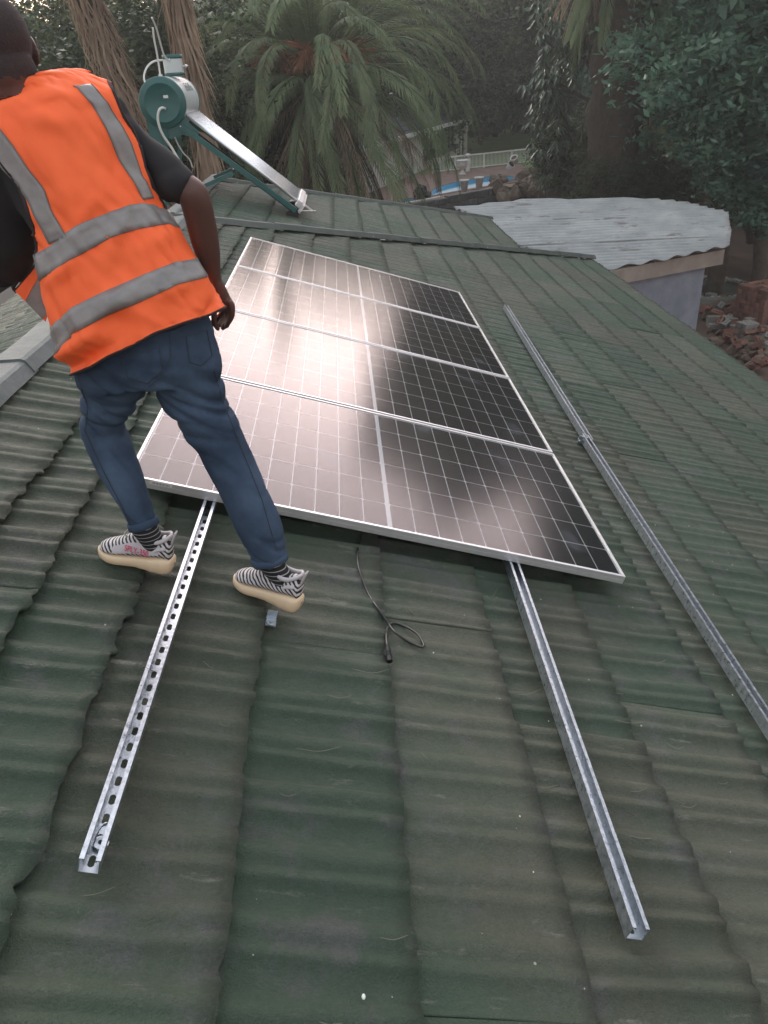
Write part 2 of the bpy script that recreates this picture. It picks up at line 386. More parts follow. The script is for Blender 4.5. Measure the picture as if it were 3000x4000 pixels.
# ---------------------------------------------------------------- solar panels
PW, PH, GAP, FT = 1.909, 1.134, .02, .035
def cell_material():
    m = bpy.data.materials.new('solar_cell'); m.use_nodes = True; t = m.node_tree; b = t.nodes['Principled BSDF']; L = t.links.new
    tcn = N(t, 'ShaderNodeTexCoord'); sx = N(t, 'ShaderNodeSeparateXYZ'); L(tcn.outputs['Object'], sx.inputs[0])
    def line(sock, period, wd, off=0.0):
        a = N(t, 'ShaderNodeMath', operation='MULTIPLY_ADD'); L(sock, a.inputs[0]); a.inputs[1].default_value = 1/period; a.inputs[2].default_value = 100.5+off
        f = N(t, 'ShaderNodeMath', operation='FRACT'); L(a.outputs[0], f.inputs[0])
        s = N(t, 'ShaderNodeMath', operation='SUBTRACT'); L(f.outputs[0], s.inputs[0]); s.inputs[1].default_value = .5
        ab = N(t, 'ShaderNodeMath', operation='ABSOLUTE'); L(s.outputs[0], ab.inputs[0])
        lt = N(t, 'ShaderNodeMath', operation='LESS_THAN'); L(ab.outputs[0], lt.inputs[0]); lt.inputs[1].default_value = wd/period/2
        return lt.outputs[0]
    f = line(sx.outputs[1], .0182, .0011, .5)
    x = N(t, 'ShaderNodeMix', data_type='RGBA'); x.inputs[6].default_value = (.0045, .0048, .0075, 1); x.inputs[7].default_value = (.13, .12, .13, 1); L(f, x.inputs[0])
    L(x.outputs[2], b.inputs['Base Color']); b.inputs['Roughness'].default_value = .45; b.inputs['Specular IOR Level'].default_value = .25
    return m
def glass_material():
    m = bpy.data.materials.new('solar_glass'); m.use_nodes = True; t = m.node_tree; t.nodes.clear(); L = t.links.new
    o = N(t, 'ShaderNodeOutputMaterial'); tr = N(t, 'ShaderNodeBsdfTransparent'); gl = N(t, 'ShaderNodeBsdfGlossy'); df = N(t, 'ShaderNodeBsdfDiffuse')
    fr = N(t, 'ShaderNodeFresnel'); fr.inputs['IOR'].default_value = 1.52; mx = N(t, 'ShaderNodeMixShader'); mx2 = N(t, 'ShaderNodeMixShader')
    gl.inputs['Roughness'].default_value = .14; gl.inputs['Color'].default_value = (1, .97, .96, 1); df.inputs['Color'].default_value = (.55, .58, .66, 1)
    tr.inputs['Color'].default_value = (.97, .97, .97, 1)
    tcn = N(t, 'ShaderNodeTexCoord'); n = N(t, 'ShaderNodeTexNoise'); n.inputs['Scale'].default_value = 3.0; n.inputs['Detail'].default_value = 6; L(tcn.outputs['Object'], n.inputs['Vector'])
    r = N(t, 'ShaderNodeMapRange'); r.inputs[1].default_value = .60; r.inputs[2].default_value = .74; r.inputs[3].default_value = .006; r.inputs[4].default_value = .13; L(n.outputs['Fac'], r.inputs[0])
    n2 = N(t, 'ShaderNodeTexNoise'); n2.inputs['Scale'].default_value = 600; L(tcn.outputs['Object'], n2.inputs['Vector'])
    bn = N(t, 'ShaderNodeBump'); bn.inputs['Strength'].default_value = .05; bn.inputs['Distance'].default_value = .001; L(n2.outputs['Fac'], bn.inputs['Height'])
    L(fr.outputs[0], mx.inputs[0]); L(tr.outputs[0], mx.inputs[1]); L(gl.outputs[0], mx.inputs[2])
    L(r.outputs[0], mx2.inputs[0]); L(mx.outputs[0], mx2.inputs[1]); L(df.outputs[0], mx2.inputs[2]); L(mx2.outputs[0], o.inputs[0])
    return m
M_cell, M_glass = cell_material(), glass_material()
M_sheet = material('white_backsheet', (.90, .90, .90), .5)
M_label = material('sticker_paper', (.75, .75, .74), .5)
ch = .006; cw, cl = .0888/2, .1784/2
cell_me = mesh('cell', [(-cw, -cl+ch, 0), (-cw+ch, -cl, 0), (cw-ch, -cl, 0), (cw, -cl+ch, 0), (cw, cl-ch, 0), (cw-ch, cl, 0), (-cw+ch, cl, 0), (-cw, cl-ch, 0)], [(0, 1, 2, 3, 4, 5, 6, 7)])
cell_me.materials.append(M_cell)
def frame_mesh():                  # extruded aluminium profile swept round the rectangle
    mb = MB(); prof_ = [(0, -FT), (0, -.0015), (.0015, 0), (.010, 0), (.0105, -.0045), (.0125, -.0045), (.0125, -.0012)]
    prof_ = [(0, -FT), (0, -.019), (.0012, -.0185), (.0012, -.0165), (0, -.016), (0, -.0015), (.0015, 0), (.0105, 0), (.011, -.006), (.002, -.008), (.002, -FT+.002), (.028, -FT+.002), (.028, -FT)]
    pts = [(0, 0, 1, 1), (PW, 0, -1, 1), (PW, PH, -1, -1), (0, PH, 1, -1)]
    n = len(prof_); V = []; F = []
    for (x, y, ax, ay) in pts:
        for (o_, z) in prof_: V.append((x+ax*o_, y+ay*o_, z))
    for i in range(4):
        for k in range(n):
            a = i*n+k; b = i*n+(k+1) % n; c = ((i+1) % 4)*n+(k+1) % n; d = ((i+1) % 4)*n+k; F.append((a, d, c, b))
    return mesh('frame', V, F)
fr_me = frame_mesh(); fr_me.materials.append(M_alu)
sheet_me = mesh('backsheet', [(.008, .008, -.0075), (PW-.008, .008, -.0075), (PW-.008, PH-.008, -.0075), (.008, PH-.008, -.0075)], [(0, 1, 2, 3)]); sheet_me.materials.append(M_sheet)
glass_me = mesh('glass', [(.0108, .0108, -.0035), (PW-.0108, .0108, -.0035), (PW-.0108, PH-.0108, -.0035), (.0108, PH-.0108, -.0035)], [(0, 1, 2, 3)]); glass_me.materials.append(M_glass)
under_me = mesh('rear_cover', [(.01, .01, -.0085), (PW-.01, .01, -.0085), (PW-.01, PH-.01, -.0085), (.01, PH-.01, -.0085)], [(3, 2, 1, 0)]); under_me.materials.append(M_sheet)
plab = ['nearest solar panel, its lower edge overhanging beside the worker’s right shoe', 'second solar panel from the front, beside the worker’s knees',
        'third solar panel from the front, behind the worker’s hanging hand', 'farthest solar panel of the array, below the hip cap']
plab = ['nearest solar panel of the array, its front frame overhanging two rails and a black cable', 'second solar panel from the front, between the nearest panel and the third',
        'third solar panel from the front, its corner next to the worker’s hanging hand', 'farthest solar panel of the array, closest to the roof hip and water heater']
for p in range(4):
    root = empty('solar_module', R2W(0, p*(PH+GAP), 0), (0, TH, 0))
    tag(root, plab[p], 'solar panel', 'solar panels laid side by side on the rails')
    inst('frame', fr_me, root); inst('backsheet', sheet_me, root); inst('glass', glass_me, root); inst('rear_cover', under_me, root)
    x0 = .0155; cg = .0145
    px = (PW-2*x0-cg)/20; py = (PH-2*.0165)/6
    for i in range(20):
        for j in range(6):
            c = inst('cell', cell_me, root); c.location = (x0+px*(i+.5)+(cg if i > 9 else 0), .0165+py*(j+.5), -.0062)
    if p == 0:
        mb = MB(); mb.box((.118, -.0006, -.0095), (.075, .001, .013)); lb = mb.build('serial_label', M_label, root)
        mb = MB()
        for q in range(17):
            mb.box((.118-.030+q*.0037, -.0013, -.0095), (.0009+.0012*((q*7) % 3)/2, .0004, .008))
        mb.build('barcode', M_dark, lb)
    jb = MB().box((PW/2, PH*.5, -.022), (.12, .08, .02)).build('junction_box', M_black, root)
# mid clamps between the panels
# ---------------------------------------------------------------- strut rails
def rail(name, a, b, label, slots=True, wd=.041, ht=.041, lip=.0095, group='galvanised strut rails lying on the roof', cut=True):
    """open channel with inturned lips; a, b: (s, r) ends of its centre line, top at h = -.036"""
    L = math.hypot(b[0]-a[0], b[1]-a[1]); ang = math.atan2(-(b[0]-a[0]), b[1]-a[1]); t = .0022
    root = empty(name, R2W(a[0], a[1], -.0362)); root.rotation_euler = (RW @ Matrix.Rotation(ang, 4, 'Z')).to_euler()
    tag(root, label, 'rail', group)
    h = wd/2
    # walls and lips: profile polyline extruded along y
    for sgn in (-1, 1):
        pr = [(h, -ht), (h, 0), (h-lip, 0), (h-lip, -.007), (h-lip+t, -.007), (h-lip+t, -t), (h-t, -t), (h-t, -ht+.0005)]
        V = []; n = max(2, int(L/.05))
        for k in range(n+1):
            for (x, z) in pr: V.append((sgn*x, L*k/n+(.012*(-z/ht) if (k == 0 and not cut) else 0), z))
        F = grid_faces(n+1, len(pr)); F += [tuple(range(len(pr)))]
        if sgn < 0: F = [tuple(reversed(f)) for f in F]
        mk('side_wall', mesh('side_wall', V, F), M_zinc, root)
    # base plate with real slots
    V = []; F = []; pitch = .05; n = int(L/pitch); sw, sl = .0068, .0135; z = -ht+t
    for k in range(n):
        y0 = k*pitch; y1 = y0+pitch; b = len(V); yc = (y0+y1)/2
        if slots:
            ring = []
            for q in range(12):
                a_ = 2*PI*q/12+PI/12; cx, cy = math.cos(a_)*sw, math.sin(a_)*sw
                ring.append((cx, yc+cy+(sl-sw)*(1 if cy > 0 else -1)))
            outer = []
            for q in range(12):
                a_ = 2*PI*q/12+PI/12; cx, cy = math.cos(a_), math.sin(a_); k_ = max(abs(cx), abs(cy)); outer.append((cx/k_*(h-.0005), yc+cy/k_*pitch/2))
            for (x, y) in ring: V.append((x, y, z))
            for (x, y) in outer: V.append((x, y, z))
            for (x, y) in ring: V.append((x, y, z-t))
            for q in range(12):
                q2 = (q+1) % 12; F.append((b+q, b+12+q, b+12+q2, b+q2)); F.append((b+q, b+q2, b+24+q2, b+24+q))
        else:
            V += [(-h, y0, z), (h, y0, z), (h, y1, z), (-h, y1, z)]; F.append((b, b+1, b+2, b+3))
    mk('slotted_base' if slots else 'base', mesh('slotted_base', V, F), M_zinc, root)
    return root
rail('strut_rail', (.266, -1.457), (.385, 4.75), 'slotted galvanised strut rail running under the panels beside the worker’s shoes')
rail('strut_rail', (1.433, -1.466), (1.53, 4.70), 'galvanised strut rail emerging from under the right half of the nearest panel')
rail('strut_rail', (2.275, 1.60), (2.405, 4.75), 'far length of the bare rail right of the panels, ending at the clamp joint', slots=True)
rail('strut_rail', (2.170, -1.75), (2.262, 1.66), 'near length of the bare rail right of the panels, running out of frame')
# joint clip of the two outer rails
mb = MB(); mb.box((0, 0, -.004), (.046, .008, .044)); mb.box((-.024, -.01, -.012), (.003, .02, .02)); mb.tube([(-.032, -.03, -.005), (-.022, -.03, -.005)], .006, 8)
o = mb.build('rail_joint_clip', M_zinc); o.location = R2W(2.243, 1.63, -.06); o.rotation_euler = (0, TH, 0)
tag(o, 'small steel clip joining the two lengths of the outer rail', 'clip')
# spring channel nuts dropped into the rails
def nut(s, r, lab):
    root = empty('channel_nut', R2W(s, r, -.068), (0, TH, .0)); tag(root, lab, 'nut')
    MB().lathe([(.006, .003), (.0155, .003), (.0155, 0), (.006, 0), (.006, .003)], n=20).build('washer', M_zinc, root)
    V = []; 
    pts = catmull([(-.012, -.012, .002), (-.012, .006, .010), (-.006, .020, .024), (.004, .026, .028)], 4)
    mb = MB()
    for i in range(len(pts)-1): mb.bar(pts[i], pts[i+1], .008, .001, (1, 0, .3))
    mb.build('spring_tab', M_zinc, root)
nut(.274, -1.395, 'sprung channel nut lying inside the slotted rail near its cut end')
# brackets that carry the rails
def bracket(s, r, lab, up=.055):
    root = empty('roof_bracket', R2W(s, r, RD+.036), (0, TH, 0)); tag(root, lab, 'bracket', 'galvanised roof brackets under the rails')
    MB().box((0, 0, 0), (.032, .036, .003)).build('foot_plate', M_zinc, root)
    MB().box((-.0, .02, up*.3), (.03, .003, up*.6)).build('upright', M_zinc, root)
    MB().lathe([(0, .010), (.006, .010), (.007, .004), (.013, .004), (.013, .002)], (0, -.006, 0), n=12).build('bolt', M_zinc, root)
p = at_roof(586, 1340, RD+.04)
bracket(p.x, p.y-.005, 'small galvanised bracket screwed to the tiles just below the right shoe', .05)
# ---------------------------------------------------------------- cable with connector
def roofh(s, r):                   # approximate tile surface height in the roof frame
    k = 0
    for i in range(len(EDGES)-1):
        if EDGES[i] <= s < EDGES[i+1]: k = (s-EDGES[i])/(EDGES[i+1]-EDGES[i]); break
    return RD+float(prof(r))+.018*k
cab = [(783, 1140, .02), (779, 1165, .0), (772, 1195, 0), (776, 1230, 0), (795, 1280, 0), (815, 1312, 0), (830, 1333, .003), (841, 1350, .010), (856, 1368, .002), (880, 1384, 0), (905, 1396, 0), (915, 1397, .003), (914, 1388, .002), (900, 1368, 0), (872, 1352, 0), (850, 1346, 0), (838, 1356, 0), (835, 1375, 0), (837, 1396, .008)]
def roof_pt(x, y, dz):
    p = at_roof(x, y, -.083); h = roofh(p.x, p.y)+.0105+dz; p = at_roof(x, y, h); return RW @ p
cpts = [roof_pt(*c) for c in cab]
cable = empty('panel_cable', cpts[8]); tag(cable, 'thin black cable looping out from under the nearest panel, ending in a plug', 'cable')
mb = MB(); mb.tube([p-cpts[8] for p in catmull(cpts, 6)], .0041, 8); mb.build('wire', material('cable_rubber', (.02, .021, .02), .42), cable, True)
d = (roof_pt(841, 1421, .006)-cpts[-1]).normalized(); c0 = cpts[-1]-cpts[8]
mb = MB(); q = Vector((0, 0, 1)).rotation_difference(d).to_matrix()
mb.lathe([(.003, 0), (.0062, .001), (.0062, .016), (.0078, .018), (.0078, .040), (.0092, .042), (.0092, .058), (.0066, .058), (.0055, .045), (0, .045)], c0, q, 16)
for k in range(5): mb.lathe([(.0078, .0205+k*.004), (.0088, .021+k*.004), (.0088, .0225+k*.004), (.0078, .023+k*.004)], c0, q, 16)
for sg in (-1, 1): mb.add([c0+q @ Vector(v) for v in ((sg*.0078, -.003, .010), (sg*.0105, -.003, .012), (sg*.0105, -.003, .036), (sg*.0078, -.003, .038), (sg*.0078, .003, .010), (sg*.0105, .003, .012), (sg*.0105, .003, .036), (sg*.0078, .003, .038))], [(0, 1, 2, 3), (7, 6, 5, 4), (0, 4, 5, 1), (1, 5, 6, 2), (2, 6, 7, 3)])
mb.build('plug', M_black, cable)
# ---------------------------------------------------------------- fallen needles and grit
M_needle = material('dry_needle', (.17, .165, .12), .7)
ndl = [(180, 1935, 250, 1915), (440, 1428, 462, 1444), (640, 1616, 738, 1612), (605, 1714, 640, 1715), (822, 2025, 882, 2020), (705, 1500, 760, 1502), (910, 1625, 928, 1640), (690, 2207, 740, 2210), (1280, 1490, 1420, 1500), (1360, 1805, 1410, 1812), (1535, 1560, 1580, 1570), (1470, 1740, 1510, 1735), (1400, 1430, 1440, 1425), (1110, 1500, 1170, 1488),
       (905, 1330, 880, 1310), (1140, 1320, 1180, 1305), (760, 1444, 840, 1446), (1190, 1530, 1230, 1540), (1440, 1605, 1480, 1612), (1330, 1555, 1390, 1560), (110, 1537, 140, 1536), (285, 1290, 300, 1300), (790, 1388, 800, 1400), (1360, 1710, 1400, 1700), (1545, 1690, 1580, 1685), (470, 1560, 500, 1563), (1060, 1290, 1075, 1270), (1160, 1700, 1210, 1695)]
for (x0, y0, x1, y1) in ndl:
    pa = roof_pt(x0, y0, -.003); pb = roof_pt(x1, y1, -.003); pm = roof_pt((x0+x1)/2+rnd.uniform(-4, 4), (y0+y1)/2+rnd.uniform(3, 9), -.0005)
    pts = catmull([pa, pm, pb], 4); o = MB().tube([p-pm for p in pts], [.0004]+[.0007]*(len(pts)-2)+[.0004], 4).build('dry_needle', M_needle); o.location = pm
    zone = ('left of the slotted rail' if x0 < 330 else 'between slotted rail and cable plug' if x0 < 850 and y0 < 1700 else 'low in the picture, left of the middle rail' if x0 < 1250 and y0 > 1700 else 'close to the loop of the black cable' if x0 < 1100 else 'beside the middle rail' if x0 < 1250 else 'between middle and outer rail' if y0 < 1600 else 'right of the middle rail’s cut end')
    tag(o, 'thin pale dry needle on the tiles, '+zone, 'needle', 'dry needles fallen on the tiles')
mb = MB(); rr = random.Random(5)
for i in range(420):
    s, r = rr.uniform(-.5, 4), rr.uniform(-1.9, 3.5); a = rr.uniform(.0010, .0026)
    mb.ball(R2W(s, r, roofh(s, r)+.001), a, 3, 0, (1, 1+rr.random(), .6))
tag(mb.build('grit', material('pale_grit', (.45, .44, .38), .8)), 'pale grit and crumbs scattered over the tiles', 'grit', kind='stuff')
tag(MB().ball(roof_pt(786, 2153, 0), .005, 5, 0, (.8, 1.2, .5)).build('bird_dropping', M_white, None, True), 'small white dropping at the bottom edge of the roof', 'dropping')
# ---------------------------------------------------------------- ground, terrace, pool
GZ, TZ = -4.3, -2.9
M_soil = material('bare_soil', (.105, .062, .045), .95, vary=(.055, .036, .028), scale=.6, bump=.8, bscale=9)
M_lawn = material('lawn_grass', (.12, .21, .065), .95, vary=(.20, .27, .10), scale=.7, bump=.6, bscale=14)
M_pave = material('brick_paving', (.30, .19, .155), .85, vary=(.20, .14, .12), scale=2.5, bump=.3, bscale=14)
n = 60; V = []; ax = np.concatenate([-np.geomspace(400, 14, 14), np.linspace(-12, 40, 70), np.geomspace(46, 400, 12)])
ay = np.concatenate([-np.geomspace(300, 14, 10), np.linspace(-10, 60, 90), np.geomspace(66, 500, 12)])
for x in ax:
    for y in ay:
        d = math.exp(-(max(0, abs(x-12)-25)/30)**2)*math.exp(-(max(0, abs(y-22)-35)/30)**2)
        V.append((x, y, GZ+.14*float(vn(x*.31, y*.31))*d+.05*float(vn(x*1.3, y*1.3))*d))
g = mk('ground', mesh('ground', V, grid_faces(len(ax), len(ay)), True), M_soil); tag(g, kind='structure')
wallA, wallB = at_z(862, 445, TZ), at_z(1078, 407, TZ)
wd_ = (wallB-wallA).normalized(); wn = Vector((-wd_.y, wd_.x, 0))          # wn points away from the camera
T = [wallA-wd_*14, wallB+wd_*.0, wallB+Vector((9, 3, 0)), wallB+Vector((30, 8, 0)), wallB+Vector((60, 60, 0)), Vector((-60, 110, TZ)), Vector((-60, 20, TZ))]
pool_far = [(866, 433), (925, 421), (940, 408), (975, 397), (1010, 390), (1045, 384), (1080, 381), (1112, 384)]
pool_near = [(1112, 396), (1060, 404), (1000, 414), (935, 427), (900, 436), (868, 441)]
PO = [at_z(x, y, TZ) for x, y in pool_far]+[at_z(x, y, TZ)+wn*.25 for x, y in pool_near]
PO = [p for i, p in enumerate(catmull(PO+[PO[0]], 5)[:-1])]
def poly_with_hole(outer, hole, z):
    bm = bmesh.new(); o = [bm.verts.new((p.x, p.y, z)) for p in outer]; h = [bm.verts.new((p.x, p.y, z)) for p in hole]
    E_ = [bm.edges.new((o[i], o[(i+1) % len(o)])) for i in range(len(o))]+[bm.edges.new((h[i], h[(i+1) % len(h)])) for i in range(len(h))]
    bmesh.ops.triangle_fill(bm, use_beauty=True, use_dissolve=False, edges=E_)
    for f in bm.faces:
        if f.normal.z < 0: f.normal_flip()
    me = bpy.data.meshes.new('m'); bm.to_mesh(me); bm.free(); return me
DK = [wallA-wd_*3, wallB+wd_*1.5, at_z(1170, 372, TZ), at_z(1120, 353, TZ), at_z(935, 373, TZ), at_z(860, 384, TZ), wallA-wd_*3+wn*9]
tag(mk('pool_deck', poly_with_hole(DK, PO, TZ), M_pave), kind='structure')
tb = MB(); m_ = len(T); tb.V = [p.copy() for p in T]+[Vector((p.x, p.y, GZ-.2)) for p in T]
tb.F = [(i, i+m_, (i+1) % m_+m_, (i+1) % m_) for i in range(m_) if i not in (0,)]; tb.M = [0]*len(tb.F)
bk = tb.build('terrace_bank', M_soil); tag(bk, kind='structure')
tag(mk('lawn', poly_with_hole([Vector((p.x, p.y, TZ)) for p in T], DK, TZ-.004), M_lawn), kind='structure')
M_pblue = material('pool_tile_blue', (.05, .36, .62), .3, vary=(.08, .44, .70), scale=14)
M_pwhite = material('pool_plaster_white', (.85, .88, .90), .6, vary=(.75, .80, .82), scale=1.5)
k = len(PO); V = []; 
for z in (TZ, TZ-.17, TZ-1.3): V += [(p.x, p.y, z) for p in PO]
F = []; FM = []
for j in range(2):
    for i in range(k): F.append((j*k+i, (j+1)*k+i, (j+1)*k+(i+1) % k, j*k+(i+1) % k)); FM.append(j)
F.append(tuple(range(2*k, 3*k))); FM.append(1)
me = mesh('pool', V, F); po = mk('swimming_pool', me, [M_pblue, M_pwhite]); me.polygons.foreach_set('material_index', FM); tag(po, kind='structure')
M_water = material('pool_water', (.82, .87, .90), .35, vary=(.74, .81, .86), scale=.8, spec=.5)
tag(mk('pool_water', mesh('pool_water', [(p.x, p.y, TZ-.20) for p in PO], [tuple(range(k))]), M_water), kind='structure')
# coping stones as a ring
M_cope = material('pool_coping', (.20, .14, .115), .8, vary=(.27, .21, .18), scale=4)
mb = MB(); cen = sum(PO, Vector())/k
for i in range(k):
    a, b = PO[i], PO[(i+1) % k]; oa = (a-cen).normalized()*.28; ob = (b-cen).normalized()*.28
    mb.add([a, b, b+ob, a+oa, a+Vector((0, 0, .03)), b+Vector((0, 0, .03)), b+ob+Vector((0, 0, .03)), a+oa+Vector((0, 0, .03))], [(4, 5, 6, 7), (0, 1, 5, 4), (2, 3, 7, 6)])
tag(mb.build('pool_coping', M_cope), kind='structure')
# retaining wall of grey blocks: each block is a part
M_block = material('concrete_block', (.17, .17, .165), .9, vary=(.10, .10, .10), scale=2.2, bump=.5, bscale=25, objvar=.16)
rw = empty('block_wall', wallA); tag(rw, 'grey concrete block retaining wall below the pool with white pots on top', 'wall')
blk = MB().box((0, 0, 0), (.385, .19, .185)).build('block', M_block, rw, bevel=.01)
ang = math.atan2(wd_.y, wd_.x); WL = (wallB-wallA).length; first = True; row = 0
for row in range(7):
    nb = int(WL/.395)
    for i in range(nb):
        o = blk if first else inst('block', blk.data, rw); first = False
        x = .2+i*.395+(.2 if row % 2 else 0); 
        if row == 0 and x < WL*.40: x -= 0; 
        o.location = wd_*x+Vector((0, 0, -.095-row*.197+(0 if row or x < WL*.42 else 0)))-wn*rnd.uniform(0, .012); o.rotation_euler = (rnd.uniform(-.01, .01), 0, ang+rnd.uniform(-.015, .015))
        if not o.modifiers:
            md = o.modifiers.new('b', 'BEVEL'); md.width = .01
for i in range(int(WL*.56/.395)):     # the right half stands a course higher
    o = inst('block', blk.data, rw); o.location = wd_*(WL-.2-i*.395)+Vector((0, 0, .02)); o.rotation_euler = (0, 0, ang); o.scale = (1, 1.1, .35)
mb = MB(); mb.box(wd_*WL/2+Vector((0, 0, -.8))+wn*.05, (WL, .1, 1.35), Matrix.Rotation(ang, 3, 'Z')); mb.build('mortar', material('mortar', (.10, .10, .095), .95), rw)
# thin rail lying along the pool edge
pa, pb = wallA+Vector((0, 0, .06)), wallA+wd_*(WL*.40)+Vector((0, 0, .06))
o = MB().tube([pa-pa, pb-pa], .03, 8).build('pole', M_white); o.location = pa; tag(o, 'pale pole lying along the pool edge left of the block wall', 'pole')
# pots
M_pot = material('white_pot', (.80, .80, .76), .6, vary=(.62, .61, .57), scale=6)
def pot(name, p, h, r, lab, cat='flower pot', tilt=(0, 0, 0), grp='white flower pots by the pool'):
    root = empty(name, p, tilt); tag(root, lab, cat, grp)
    MB().lathe([(0, 0), (r*.68, 0), (r*.95, h*.86), (r*1.08, h*.87), (r*1.08, h), (r*.92, h), (r*.88, h*.86), (0, h*.84)], n=20).build('bowl', M_pot, root, True)
    MB().lathe([(0, h*.9), (r*.9, h*.88)], n=20).build('soil', M_soil, root)
    return root
def sz(p, px): return px*K/FPX*(Matrix(RCW.tolist()) @ (p-CAM_POS)).z   # metres spanned by px view pixels at p
P1 = at_z(1003, 414, TZ+.05); pot('flower_pot', P1, sz(P1, 24), sz(P1, 9.5), 'left one of the two white flower pots standing on the block wall')
P2 = at_z(1035, 407, TZ+.05); pot('flower_pot', P2, sz(P2, 23), sz(P2, 9.5), 'right one of the two white flower pots standing on the block wall')
P3 = at_z(1114, 351, TZ+.75); pot('flower_pot', P3, sz(P3, 14), sz(P3, 7.5), 'white pot tipped over, higher one on the rubble at the fence end', tilt=(.5, -.5, 0))
P4 = at_z(1098, 362, TZ+.55); pot('flower_pot', P4, sz(P4, 14), sz(P4, 7.5), 'white pot lying on the rubble heap below the other tipped pot', tilt=(.8, .6, 0))
# urn and figure by the fence
u = at_z(999, 377, TZ); s_ = sz(u, 1)
root = empty('garden_urn', u); tag(root, 'white pedestal urn standing between the pool and the fence', 'urn')
MB().lathe([(0, 0), (8*s_, 0), (8*s_, 1.5*s_), (4.5*s_, 5*s_), (2.5*s_, 8*s_), (3*s_, 10*s_)], n=20).build('pedestal', M_pot, root, True)
MB().lathe([(3*s_, 10*s_), (9.5*s_, 15*s_), (11*s_, 22*s_), (10.5*s_, 26*s_), (13*s_, 28*s_), (12*s_, 29*s_), (9*s_, 28*s_), (7*s_, 24*s_), (0, 23*s_)], n=20).build('bowl', M_pot, root, True)
u = at_z(1011, 371, TZ); s_ = sz(u, 1)
root = empty('garden_statue', u); tag(root, 'white garden column with a round cap beside the urn', 'ornament')
MB().lathe([(0, 0), (6*s_, 0), (5*s_, 3*s_), (4*s_, 8*s_), (6*s_, 18*s_), (5*s_, 26*s_), (3*s_, 29*s_), (7*s_, 31*s_), (7*s_, 34*s_), (2*s_, 36*s_), (0, 36*s_)], n=16).build('shaft', M_pot, root, True)
# fence
M_fence = material('white_painted_metal', (.85, .85, .80), .5, vary=(.7, .69, .64), scale=5)
fa, fb = at_z(935, 375, TZ), at_z(1150, 351, TZ); fh = sz(fa, 29)
root = empty('metal_fence', fa); tag(root, 'low white railing fence with thin bars behind the pool', 'fence')
fv = fb-fa; fl_ = fv.length; fd = fv.normalized()
MB().bar(Vector((0, 0, fh)), fv+Vector((0, 0, fh)), .07, .06).build('top_rail', M_fence, root)
MB().bar(Vector((0, 0, .07)), fv+Vector((0, 0, .07)), .05, .04).build('bottom_rail', M_fence, root)
bar0 = MB().box((0, 0, fh/2+.03), (.022, .022, fh-.1)).build('bar', M_fence, root); nb = 74
for i in range(nb):
    o = bar0 if i == 0 else inst('bar', bar0.data, root); o.location = fd*(fl_*(i+.5)/nb)
pst = MB().box((0, 0, fh/2), (.07, .07, fh)).build('post', M_fence, root)
for f_ in (.22, .5, .78, 1): o = inst('post', pst.data, root); o.location = fv*f_
# low rear house
hz = TZ
B = at_z(992, 334, hz); A = at_z(938, 357, hz); hd = (A-B).normalized(); hn = Vector((-hd.y, hd.x, 0))
if hn.x > 0: hn = -hn                     # into the building, to the left
WLn = (A-B).length*3.2; hh = sz(B, 70)
root = empty('garden_house', B); tag(root, 'low white garden house with a dark hipped roof behind the palm', 'house')
M_hwall = material('white_render', (.85, .84, .78), .85, vary=(.74, .73, .68), scale=2)
M_htile = material('dark_grey_tiles', (.055, .057, .068), .8, vary=(.085, .085, .098), scale=8)
q = Matrix((hd, hn, Vector((0, 0, 1)))).transposed()
MB().box(hd*WLn/2+hn*3+Vector((0, 0, hh/2)), (WLn, 6, hh), q).build('wall', M_hwall, root)
ov = .55; c4 = [(-ov, -ov), (WLn+ov, -ov), (WLn+ov, 6+ov), (-ov, 6+ov)]
c3 = [hd*a+hn*b+Vector((0, 0, hh+.02)) for a, b in c4]; rg = [hd*3.0+hn*3+Vector((0, 0, hh+2.1)), hd*(WLn-3)+hn*3+Vector((0, 0, hh+2.1))]
mb = MB(); mb.add(c3+rg, [(0, 1, 5, 4), (1, 2, 5), (2, 3, 4, 5), (3, 0, 4)]); rf = mb.build('roof', M_htile, root)
for (a, b, e0, e1) in ((c3[0], c3[1], rg[0], rg[1]), (c3[3], c3[0], rg[0], rg[0])):   # tile courses as raised battens
    for i in range(1, 12):
        t = i/12; MB().bar(a.lerp(e0, t)+Vector((0, 0, .02)), b.lerp(e1, t)+Vector((0, 0, .02)), .26, .03, (e0-a).cross(b-a)).build('tile_course', M_htile, rf)
for a, b in ((c3[0], c3[1]), (c3[3], c3[0])): MB().bar(a+Vector((0, 0, -.06)), b+Vector((0, 0, -.06)), .07, .16).build('gutter', M_fence, root)
MB().tube([c3[0]+Vector((0, 0, -.1)), c3[0]+Vector((0, 0, -.35))+hd*.2, hd*.1-hn*.12+Vector((0, 0, hh-.6)), hd*.1-hn*.12], .06, 8).build('downpipe', M_fence, root)
wf = MB(); w0, w1, z0, z1 = (A-B).length*.28, (A-B).length*1.35, hh*.36, hh*.92
win = MB().box(hd*(w0+w1)/2-hn*.02+Vector((0, 0, (z0+z1)/2)), (w1-w0, .06, z1-z0), q).build('window', material('window_dark', (.05, .055, .05), .2), root)
for i in range(9): MB().box(hd*(w0+(w1-w0)*i/8)-hn*.08+Vector((0, 0, (z0+z1)/2)), (.05, .04, z1-z0), q).build('burglar_bar', M_fence, win)
MB().box(hd*(w0+w1)/2-hn*.16+Vector((0, 0, z0-.1)), (w1-w0+.2, .3, .22), q).build('window_sill', M_htile, root)
MB().box(hd*.0-hn*.35+Vector((0, 0, hh/2)), (.16, .16, hh), q).build('post', M_fence, root)
